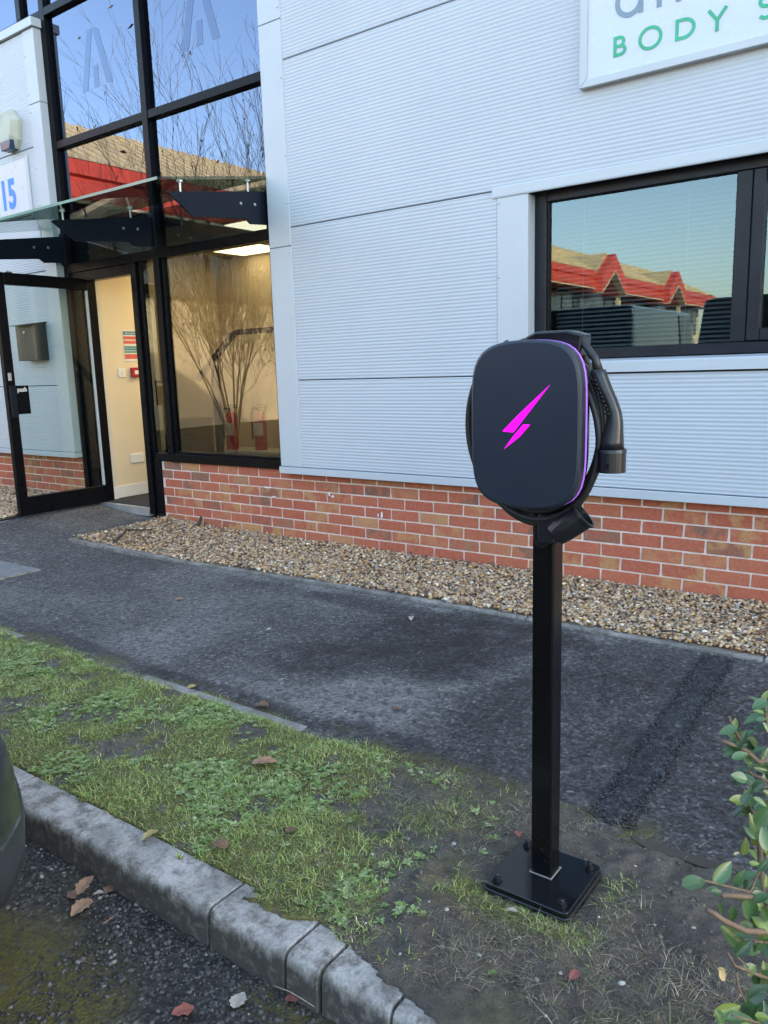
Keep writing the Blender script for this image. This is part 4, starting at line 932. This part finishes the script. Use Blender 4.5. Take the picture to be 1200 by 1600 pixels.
shrub = empty('shrub', root); tag(shrub, 'leafy green shrub with brown stems at the right edge', 'shrub')
BR = []
def branch(pts, r0, r1, pale=False):
    BR.append(pts); P = [px(*p)-root for p in pts]; g = G(); g.tube(P, [r0+(r1-r0)*k/(len(P)-1) for k in range(len(P))], 7); g.build('branch', M_bark, shrub, smooth=True)
crop = lambda x, y: (1000+x/2.91, 1050+y/2.91)
bz = lambda lst: [(*crop(x, y), d) for x, y, d in lst]
branch(bz([(700, 1500, 1.25), (620, 1250, 1.2), (555, 1010, 1.15), (548, 850, 1.14), (540, 700, 1.13), (510, 625, 1.12)]), .006, .0035)
branch(bz([(720, 900, 1.2), (640, 500, 1.15), (582, 400, 1.12), (540, 410, 1.11), (480, 355, 1.10), (430, 335, 1.10), (372, 312, 1.09)]), .004, .0028)
branch(bz([(640, 560, 1.15), (570, 490, 1.13), (510, 465, 1.12), (480, 430, 1.12)]), .002, .0015)
branch(bz([(640, 1060, 1.15), (540, 1025, 1.11), (450, 1018, 1.09), (372, 1015, 1.07)]), .0042, .0036)
branch(bz([(660, 1180, 1.15), (582, 1182, 1.10), (480, 1178, 1.07), (380, 1130, 1.06), (340, 1100, 1.05), (305, 1080, 1.05)]), .0046, .0036)
branch(bz([(660, 1420, 1.15), (545, 1380, 1.10), (430, 1335, 1.08), (400, 1275, 1.07)]), .003, .0014)
branch(bz([(440, 1365, 1.08), (445, 1430, 1.08), (480, 1500, 1.08)]), .0017, .0013)
branch(bz([(640, 300, 1.12), (580, 270, 1.11), (572, 200, 1.11), (568, 100, 1.11)]), .003, .002)
branch(bz([(555, 880, 1.14), (500, 1000, 1.1), (300, 950, 1.04), (280, 945, 1.04)]), .0018, .0012)
branch(bz([(580, 1230, 1.14), (520, 1225, 1.1)]), .0022, .0016); branch(bz([(600, 520, 1.14), (550, 525, 1.11)]), .002, .0014)
branch(bz([(420, 1275, 1.08), (500, 1350, 1.1)]), .0012, .001); branch(bz([(480, 355, 1.10), (415, 235, 1.09), (405, 200, 1.09)]), .0018, .0022)
branch(bz([(510, 640, 1.12), (480, 560, 1.1), (462, 620, 1.1)]), .0014, .001); branch(bz([(555, 1600, 1.1), (480, 1580, 1.06), (420, 1560, 1.05)]), .002, .0013)
LV = [(400, 265, 74, 200, 'g'), (432, 236, 46, 80, 'y'), (465, 300, 105, 350, 'g'), (490, 285, 60, 40, 'g'), (456, 380, 72, 20, 'g'), (452, 478, 70, 160, 'g'), (525, 530, 75, 190, 'g'), (448, 582, 78, 170, 'y'), (480, 575, 60, 60, 'd'), (555, 442, 70, 350, 'd'), (572, 380, 70, 60, 'g'), (548, 590, 60, 330, 'g'), (565, 655, 105, 60, 'g'), (515, 690, 80, 100, 'g'), (500, 730, 60, 130, 'g'), (478, 795, 70, 80, 'y'), (515, 832, 60, 130, 'g'), (520, 870, 40, 0, 'y'), (440, 825, 26, 30, 'b'),
      (378, 912, 118, 40, 'g'), (246, 957, 98, 15, 'g'), (350, 1002, 58, 160, 'g'), (452, 940, 80, 70, 'g'), (497, 925, 66, 30, 'g'), (366, 1078, 70, 290, 'd'), (420, 1102, 66, 270, 'd'), (498, 1082, 120, 290, 'g'), (545, 1062, 70, 320, 'y'), (576, 955, 44, 80, 'y'), (425, 1205, 145, 320, 'g'), (468, 1258, 88, 50, 'd'), (510, 1262, 64, 0, 'g'), (570, 1105, 80, 300, 'd'), (520, 1130, 90, 280, 'd'), (515, 1525, 125, 75, 'g'), (398, 1540, 110, 20, 'y'), (365, 1580, 80, 300, 'g'), (455, 1580, 110, 0, 'g'), (560, 1555, 90, 70, 'd'), (570, 1400, 90, 300, 'd'), (376, 1382, 50, 300, 'b'), (545, 145, 66, 200, 'g'), (572, 105, 50, 60, 'y'), (552, 215, 40, 10, 'g'), (540, 180, 40, 160, 'y'), (575, 255, 50, 300, 'g'), (575, 760, 90, 100, 'g'), (560, 880, 60, 60, 'g'), (330, 985, 40, 20, 'g'), (500, 1345, 60, 10, 'g'), (540, 1460, 100, 50, 'd')]
for i, (x, y, L, ang, kd) in enumerate(LV):
    u, v = crop(x, y); dep = 1.05+.1*random.random(); c = px(u, v, dep); Lm = L/2.91*dep/1227.5*1.18
    a = R(ang); d = c_r*math.cos(a)+c_u*math.sin(a)-c_f*random.uniform(-.25, .35); d.normalize()
    nrm = (-c_f*.8+Vector((0, 0, .75))+Vector((random.uniform(-.4, .4), random.uniform(-.4, .4), random.uniform(-.2, .3)))); nrm = (nrm-d*nrm.dot(d)).normalized(); sdv = nrm.cross(d)
    o = bpy.data.objects.new('leaf', random.choice(SL[kd])); COL.objects.link(o); o.parent = shrub
    sdv = sdv*random.uniform(.72, 1.15); st = c-d*Lm*.5-root; o.matrix_local = Matrix(((d.x*Lm, sdv.x*Lm, nrm.x*Lm, st.x), (d.y*Lm, sdv.y*Lm, nrm.y*Lm, st.y), (d.z*Lm, sdv.z*Lm, nrm.z*Lm, st.z), (0, 0, 0, 1)))
rs_ = random.Random(5)
for pts in BR:
    for k in range(len(pts)-1):
        for _ in range(4):
            f = rs_.random(); a, b_ = pts[k], pts[k+1]; u, v, dp = [a[i]+(b_[i]-a[i])*f for i in range(3)]
            if u < 1150 or (v > 1380 and u < 1165): continue
            dep = dp+rs_.uniform(-.01, .05); c = px(u+rs_.uniform(-10, 14), v+rs_.uniform(-14, 14), dep); Lm = rs_.uniform(.016, .030)
            a2 = rs_.uniform(0, 6.28); d = (c_r*math.cos(a2)+c_u*math.sin(a2)-c_f*rs_.uniform(-.5, .5)).normalized(); nrm = -c_f*.5+Vector((rs_.uniform(-.5, .5), rs_.uniform(-.5, .5), 1)); nrm = (nrm-d*nrm.dot(d)).normalized(); sdv = nrm.cross(d); st = c-root
            o = bpy.data.objects.new('leaf', rs_.choice(SL[rs_.choice('ggggydd')])); COL.objects.link(o); o.parent = shrub
            o.matrix_local = Matrix(((d.x*Lm, sdv.x*Lm, nrm.x*Lm, st.x), (d.y*Lm, sdv.y*Lm, nrm.y*Lm, st.y), (d.z*Lm, sdv.z*Lm, nrm.z*Lm, st.z), (0, 0, 0, 1)))
# the rest of the bush, right of the photograph
for i in range(12):
    a = px(1255, 1500, 1.2)-root; b_ = px(random.uniform(1260, 1520), random.uniform(1080, 1560), random.uniform(1.0, 1.35))-root
    g = G(); g.tube([Vector((0, 0, -.02)), a*.5+b_*.2, b_*.8+a*.1, b_], [.006, .005, .003, .0018], 6); g.build('branch', M_bark, shrub, smooth=True)
    for k in range(9):
        f = random.uniform(.45, 1.05); c = (a*.1+b_*.8)*(1-f)+b_*f + Vector((random.uniform(-.05, .05), random.uniform(-.05, .05), random.uniform(-.05, .05))) if f > .7 else b_*f+Vector((random.uniform(-.04, .04),)*3)
        d = Vector((random.uniform(-1, 1), random.uniform(-1, 1), random.uniform(-.3, .6))).normalized(); nrm = Vector((random.uniform(-.5, .5), random.uniform(-.5, .5), 1)); nrm = (nrm-d*nrm.dot(d)).normalized(); sdv = nrm.cross(d); Lm = random.uniform(.022, .04)
        w_ = c+root; q = w_-CAM; dz = q.dot(c_f); uu = 600+1227.5*q.dot(c_r)/dz
        if uu < 1225: continue
        o = bpy.data.objects.new('leaf', random.choice(SL[random.choice('gggyd')])); COL.objects.link(o); o.parent = shrub
        o.matrix_local = Matrix(((d.x*Lm, sdv.x*Lm, nrm.x*Lm, c.x), (d.y*Lm, sdv.y*Lm, nrm.y*Lm, c.y), (d.z*Lm, sdv.z*Lm, nrm.z*Lm, c.z), (0, 0, 0, 1)))

# ================================================================== vehicles (nose to the kerb)
M_tyre = pm('tyre', (.012, .012, .013), .85); M_rim = pm('alloy', (.45, .45, .46), .35, .8); M_cglass = pm('car_glass', (.012, .015, .017), .05, 0, .1); M_plast = pm('bumper_plastic', (.022, .027, .034), .42, 0, .1, 20, .15, 600)
M_lens = pm('lamp_lens', (.5, .52, .55), .08); M_plate = pm('number_plate', (.6, .6, .58), .4)
def vehicle(name, loc, rz, paint, label, L=4.2, W_=1.80, H=1.50, van=False):
    t = empty(name, loc, rz); tag(t, label, 'van' if van else 'car')
    hw = W_/2
    # local: nose at y=0, tail at y=-L, ground z=0
    def ring(y, zb_, zt, w2, n_=28, e=3.4):
        out = []; zc_ = (zb_+zt)/2; hh = (zt-zb_)/2
        for k in range(n_):
            a = 2*math.pi*k/n_; c, s = math.cos(a), math.sin(a); q = (abs(c)**e+abs(s)**e)**(-1/e); out.append((w2*c*q*(1-.03*(s*q)), y, zc_+hh*s*q))
        return out
    bh = .95 if not van else 1.15
    secs = [(-.0, .30, .52, .50), (-.02, .24, .60, .62), (-.07, .20, .68, .72), (-.16, .18, .74, .815), (-.30, .18, .79, .872), (-.55, .18, .84, hw-.01), (-1.0, .18, .90, hw), (-1.4, .18, bh, hw), (-L*.6, .18, bh+.03, hw), (-L+.6, .18, bh+.04, hw), (-L+.2, .20, bh+.02, hw-.04), (-L+.06, .26, bh-.05, hw-.12), (-L, .36, .80, hw-.25)]
    G().rings([ring(*s) for s in secs]).build('body', paint, t, smooth=True)
    low = [(.012, .28, .46, .50), (-.012, .215, .50, .625), (-.07, .18, .53, .725), (-.16, .165, .54, .822), (-.30, .16, .55, .878), (-.62, .16, .50, hw+.004)]
    G().rings([ring(*s) for s in low]).build('front_bumper', M_plast, t, smooth=True)
    # greenhouse
    zr = H; zb2 = bh-.04
    if van: gh = [(-.95, .0, .78), (-1.75, 1, .80), (-L+.25, 1, .80), (-L+.08, .0, .84)]
    else: gh = [(-1.05, 0, .76), (-1.85, 1, .60), (-L+1.15, 1, .60), (-L+.22, 0, .74)]
    rs = []
    for y, top, ww in gh:
        zt = zr if top else zb2+.04; wt = (ww if top else ww); rs.append([(-hw+.06, y, zb2), (hw-.06, y, zb2), (wt, y, zt), (wt-.1, y, zt+.03*top), (-wt+.1, y, zt+.03*top), (-wt, y, zt)])
    G().rings(rs).build('cabin', paint, t, .03, 2)
    def quad(nm, P, mat=M_cglass, off=.008):
        P = [Vector(p) for p in P]; nr = (P[1]-P[0]).cross(P[2]-P[0]).normalized()*off; ctr = sum(P, Vector())/len(P)
        g = G(); g.add([p+nr for p in P]+[p-nr for p in P], [tuple(range(len(P))), tuple(range(2*len(P)-1, len(P)-1, -1))]+[(i, (i+1) % len(P), len(P)+(i+1) % len(P), len(P)+i) for i in range(len(P))]); return g.build(nm, mat, t)
    y0, y1 = gh[0][0], gh[1][0]; wt = gh[1][2]
    quad('windscreen', [(-hw+.14, y0-.05, zb2+.08), (hw-.14, y0-.05, zb2+.08), (wt-.05, y1+.04, zr-.03), (-wt+.05, y1+.04, zr-.03)], off=.02)
    y2, y3 = gh[2][0], gh[3][0]
    if not van: quad('rear_window', [(hw-.16, y3+.10, zb2+.12), (-hw+.16, y3+.10, zb2+.12), (-wt+.05, y2-.05, zr-.03), (wt-.05, y2-.05, zr-.03)], off=.02)
    for s in (-1, 1):
        for (a, b_) in (((y1-.05, (y1+y2)/2+.03), ((y1+y2)/2-.03, y2+.05)) if not van else ((y1-.0, y1-.7),)):
            sh = .28 if a == y1-.05 else 0
            quad('side_window', [(s*(hw-.055), a+sh, zb2+.05), (s*(hw-.055), b_, zb2+.05), (s*(wt+.005), b_, zr-.06), (s*(wt+.005), a, zr-.06)], off=.012)
        g = G(); g.lathe([(.0, 0), (.05, 0), (.075, .03), (.075, .06), (0, .09)], (s*(hw+.08), y0-.35, bh+.05), 10, 'y'); g.build('wing_mirror', M_plast, t)
        g = G(); g.prism([(s*.56, -.055), (s*.80, -.20), (s*.865, -.42), (s*.80, -.34), (s*.60, -.12)], .60, .72, 'z'); g.build('headlight', M_lens, t, .01)
        g = G(); g.box(s*(hw-.22)-.10, s*(hw-.22)+.10, -L+.02, -L+.14, .82, 1.0); g.build('tail_light', M_red, t, .02)
        for yw in (-.82, -L+.78):
            wlw = empty('wheel', (s*(hw-.10), yw, .32), parent=t)
            G().lathe([(.20, -.10), (.30, -.10), (.32, -.07), (.32, .07), (.30, .10), (.20, .10)], n=26, axis='x').build('tyre', M_tyre, wlw)
            G().lathe([(0, s*.05), (.06, s*.085), (.10, s*.06), (.19, s*.085), (.205, s*.10), (.205, s*.02), (0, s*.02)], n=20, axis='x').build('rim', M_rim, wlw)
    g = G(); g.box(-.42, .42, -.02, .016, .55, .64); g.build('grille', M_tyre, t, .01)
    g = G(); g.box(-.26, .26, .005, .022, .36, .47); g.build('number_plate', M_plate, t, .003)
    return t
P_dark = pm('dark_grey_car_paint', (.018, .022, .028), .22, 0, .08, 3, coat=.6); P_black = pm('black_car_paint', (.008, .008, .010), .15, 0, .08, 3, coat=.8); P_van = pm('charcoal_van_paint', (.03, .032, .036), .25, coat=.4)
vehicle('parked_car', (2.82, -3.33, -.585), 0, P_dark, 'dark grey car at the left edge, bumper overhanging the kerb')
vehicle('parked_car', (-.05, -3.45, -.585), 0, P_black, 'black tall car parked further left, seen only in the window', 4.4, 1.86, 1.72)
vehicle('parked_van', (3.55, -9.5, -.60), R(180), P_van, 'charcoal van across the yard, right of the two in the window reflection', 4.6, 1.90, 2.02, True)
vehicle('parked_van', (.25, -12.5, -.60), R(180), P_black, 'black van across the yard, left of the two in the window reflection', 5.0, 1.90, 2.2, True)

# ================================================================== building along the left side of the yard (seen in the panes)
ob = empty('red_fascia_unit', (0, 0, 0)); tag(ob, 'long tan roofed unit with red fascia and gables, reflected in the panes', 'building')
M_rfas = pm('red_fascia_paint', (.48, .05, .025), .45, 0, .06, .5); M_tan = pm('tan_roof_sheet', (.46, .36, .20), .7, 0, .12, .6); M_cblock = pm('cream_block', (.44, .36, .23), .85, 0, .08, .5)
FX = -10.2; Y0, Y1 = -5.2, -58
g = G(); g.box(FX-9.0, FX-1.2, Y1, Y0-.4, -.6, 4.5); g.build('wall', M_cblock, ob)
def fprof(y0, y1):
    g = G(); g.prism([(FX-1.2, 4.48), (FX-.05, 4.48), (FX, 4.55), (FX, 4.86), (FX-.10, 4.90), (FX-.10, 4.96), (FX, 5.0), (FX-.02, 5.30), (FX-1.2, 5.34)], y0, y1, 'y'); return g.build('fascia', M_rfas, ob)
gab = [-36.5, -47.5]
for y0, y1 in ((Y1, -49.2), (-45.8, -38.2), (-34.8, Y0)): fprof(y0, y1)
for y0, y1 in ((Y1, -49.2), (-45.8, -38.2), (-34.8, Y0)):
    g = G(); g.box(FX-.04, FX+.015, y0, y1, 4.42, 4.479); g.build('fascia_trim', M_cblock, ob)
for yc in gab:
    g = G()
    g.prism([(yc-1.72, 4.30), (yc, 5.45), (yc+1.72, 4.30), (yc+1.72, 5.05), (yc, 6.25), (yc-1.72, 5.05)], FX-1.6, FX+.35, 'x'); gb = g.build('gable', M_rfas, ob)
    g = G(); g.prism([(yc-1.70, 4.22), (yc, 5.36), (yc+1.70, 4.22), (yc+1.70, 4.29), (yc, 5.44), (yc-1.70, 4.29)], FX+.0, FX+.38, 'x'); g.build('gable_trim', M_cblock, ob)
    g = G(); g.prism([(yc-1.9, 5.0), (yc, 6.35), (yc+1.9, 5.0)], FX-4.4, FX-.1, 'x'); g.build('gable_roof', M_tan, ob)
rx0, rxr, rx1 = FX-.12, FX-4.6, FX-9.1
g = G(); g.add([(rx0, Y1, 5.345), (rxr, Y1, 7.5), (rx1, Y1, 5.345), (rx0, Y0-.1, 5.345), (rxr, Y0-3.6, 7.5), (rx1, Y0-.1, 5.345)], [(0, 1, 4, 3), (1, 2, 5, 4), (3, 4, 5), (0, 2, 1), (0, 3, 5, 2)])
rf = g.build('roof', M_tan, ob)
g = G()
for k in range(120):
    yy = Y0-.6-k*.44
    if yy < Y1: break
    hz = min(1.0, (Y0-.1-yy)/3.5); g.add([(rx0, yy, 5.35), (rx0+(rxr-rx0)*hz, yy, 5.35+2.155*hz), (rx0+(rxr-rx0)*hz, yy+.06, 5.35+2.155*hz), (rx0, yy+.06, 5.35), (rx0, yy+.03, 5.40), (rx0+(rxr-rx0)*hz, yy+.03, 5.40+2.155*hz)], [(0, 1, 5, 4), (4, 5, 2, 3), (0, 4, 3)])
o = g.build('roof_ribs', M_tan, rf); o['kind'] = 'stuff'
M_wall_glass = pm('unit_glazing', (.05, .065, .075), .12)
k = 0; y = Y0-1.0
while y > Y1+2:
    g = G(); g.box(FX-1.199, FX-1.12, y-1.35, y, 2.7, 4.40); wn = g.build('window', M_frame, ob); g = G(); g.box(FX-1.119, FX-1.10, y-1.28, y-.07, 2.78, 4.32); g.build('pane', M_wall_glass, wn); y -= 1.42
for yc in gab:
    g = G(); g.box(FX-1.1, FX-.9, yc-1.5, yc+1.5, -.6, 4.42); dn_ = g.build('glazed_bay', M_wall_glass, ob)
    for k in range(4):
        g = G(); yy = yc-1.2+k*.55; g.prism([(yy, 1.2+k*.35), (yy+1.0, 2.0+k*.35), (yy+1.0, 2.25+k*.35), (yy, 1.4+k*.35)], FX-.899, FX-.86, 'x'); g.build('red_stripe', M_rfas, dn_)
    g = G(); g.box(FX-.25, FX-.05, yc-1.95, yc-1.75, -.6, 4.45); g.build('pillar', M_cblock, ob)
# hedge at the far side of the yard
# ------------------------------------------------------------------ bare trees in the yard
M_tbark = pm('tree_bark', (.14, .10, .062), .85, 0, .3, 30); M_hang = pm('hanging_leaf', (.10, .075, .03), .7)
def tree(name, loc, H, seed, label, stems=3):
    rnd = random.Random(seed); t = empty(name, loc); tag(t, label, 'tree', 'bare trees in the yard'); tr = G(); cr = G(); tips = []
    def grow(g, p, d, L, r_, lvl):
        pts = [p]; rad = [r_]; n_ = 4 if lvl < 3 else 3
        for k in range(n_):
            d = (d+Vector((rnd.uniform(-1, 1), rnd.uniform(-1, 1), rnd.uniform(-.4, .8)))*(.17 if lvl < 2 else .26)).normalized(); p = p+d*L/n_; pts.append(p); rad.append(max(.0018, r_*(1-.75*(k+1)/n_)))
            if lvl < 4:
                for _ in range((0, 4, 3, 2)[lvl] if lvl else 0):
                    a = rnd.uniform(0, 6.28); o_ = d.orthogonal().normalized(); o2 = d.cross(o_); sp = rnd.uniform(.3, .75)
                    dd = (d+(o_*math.cos(a)+o2*math.sin(a))*sp+Vector((0, 0, .15))).normalized()
                    if rnd.random() < (.92 if p.z < 2.4 else .42): grow(cr, p, dd, L*rnd.uniform(.34, .55), max(.0022, rad[-1]*.45), lvl+1)
        g.tube(pts, rad, 7 if lvl < 2 else 4, caps=False)
        if lvl >= 2: tips.append(p)
    tr.tube([(0, 0, -.1), (0, 0, .15), (.01, 0, .4)], [.06, .045, .02], 10)
    for s in range(stems):
        a = 6.28*s/stems+rnd.random()*.8; sp = rnd.uniform(.08, .62); grow(tr, Vector((.02*math.cos(a), .02*math.sin(a), .15+.05*s)), Vector((sp*math.cos(a), sp*math.sin(a), 1)).normalized(), H*rnd.uniform(.6, .95)*(1-.4*sp), rnd.uniform(.009, .016), 1)
    tr.build('trunk', M_tbark, t, smooth=True); cr.build('crown', M_tbark, t)
    lf = G()
    for p in rnd.sample(tips, min(len(tips), 160)):
        for _ in range(1):
            q = Vector((rnd.uniform(-1, 1), rnd.uniform(-1, 1), rnd.uniform(-1, 1)))*.05; lf.add([p, p+q+Vector((0, 0, -.02)), p+q*1.6, p+q*.8+Vector((.02, 0, .02))], [(0, 1, 2, 3)])
    o = lf.build('leaves', M_hang, t); o['kind'] = 'stuff'
tree('bare_tree', (-3.6, -3.9, -.6), 5.4, 11, 'bare many stemmed tree nearest the unit, reflected in the entrance panes', 11)
tree('bare_tree', (-5.2, -7.4, -.6), 5.6, 23, 'bare tree farther out in the yard, with sparse stems', 7)
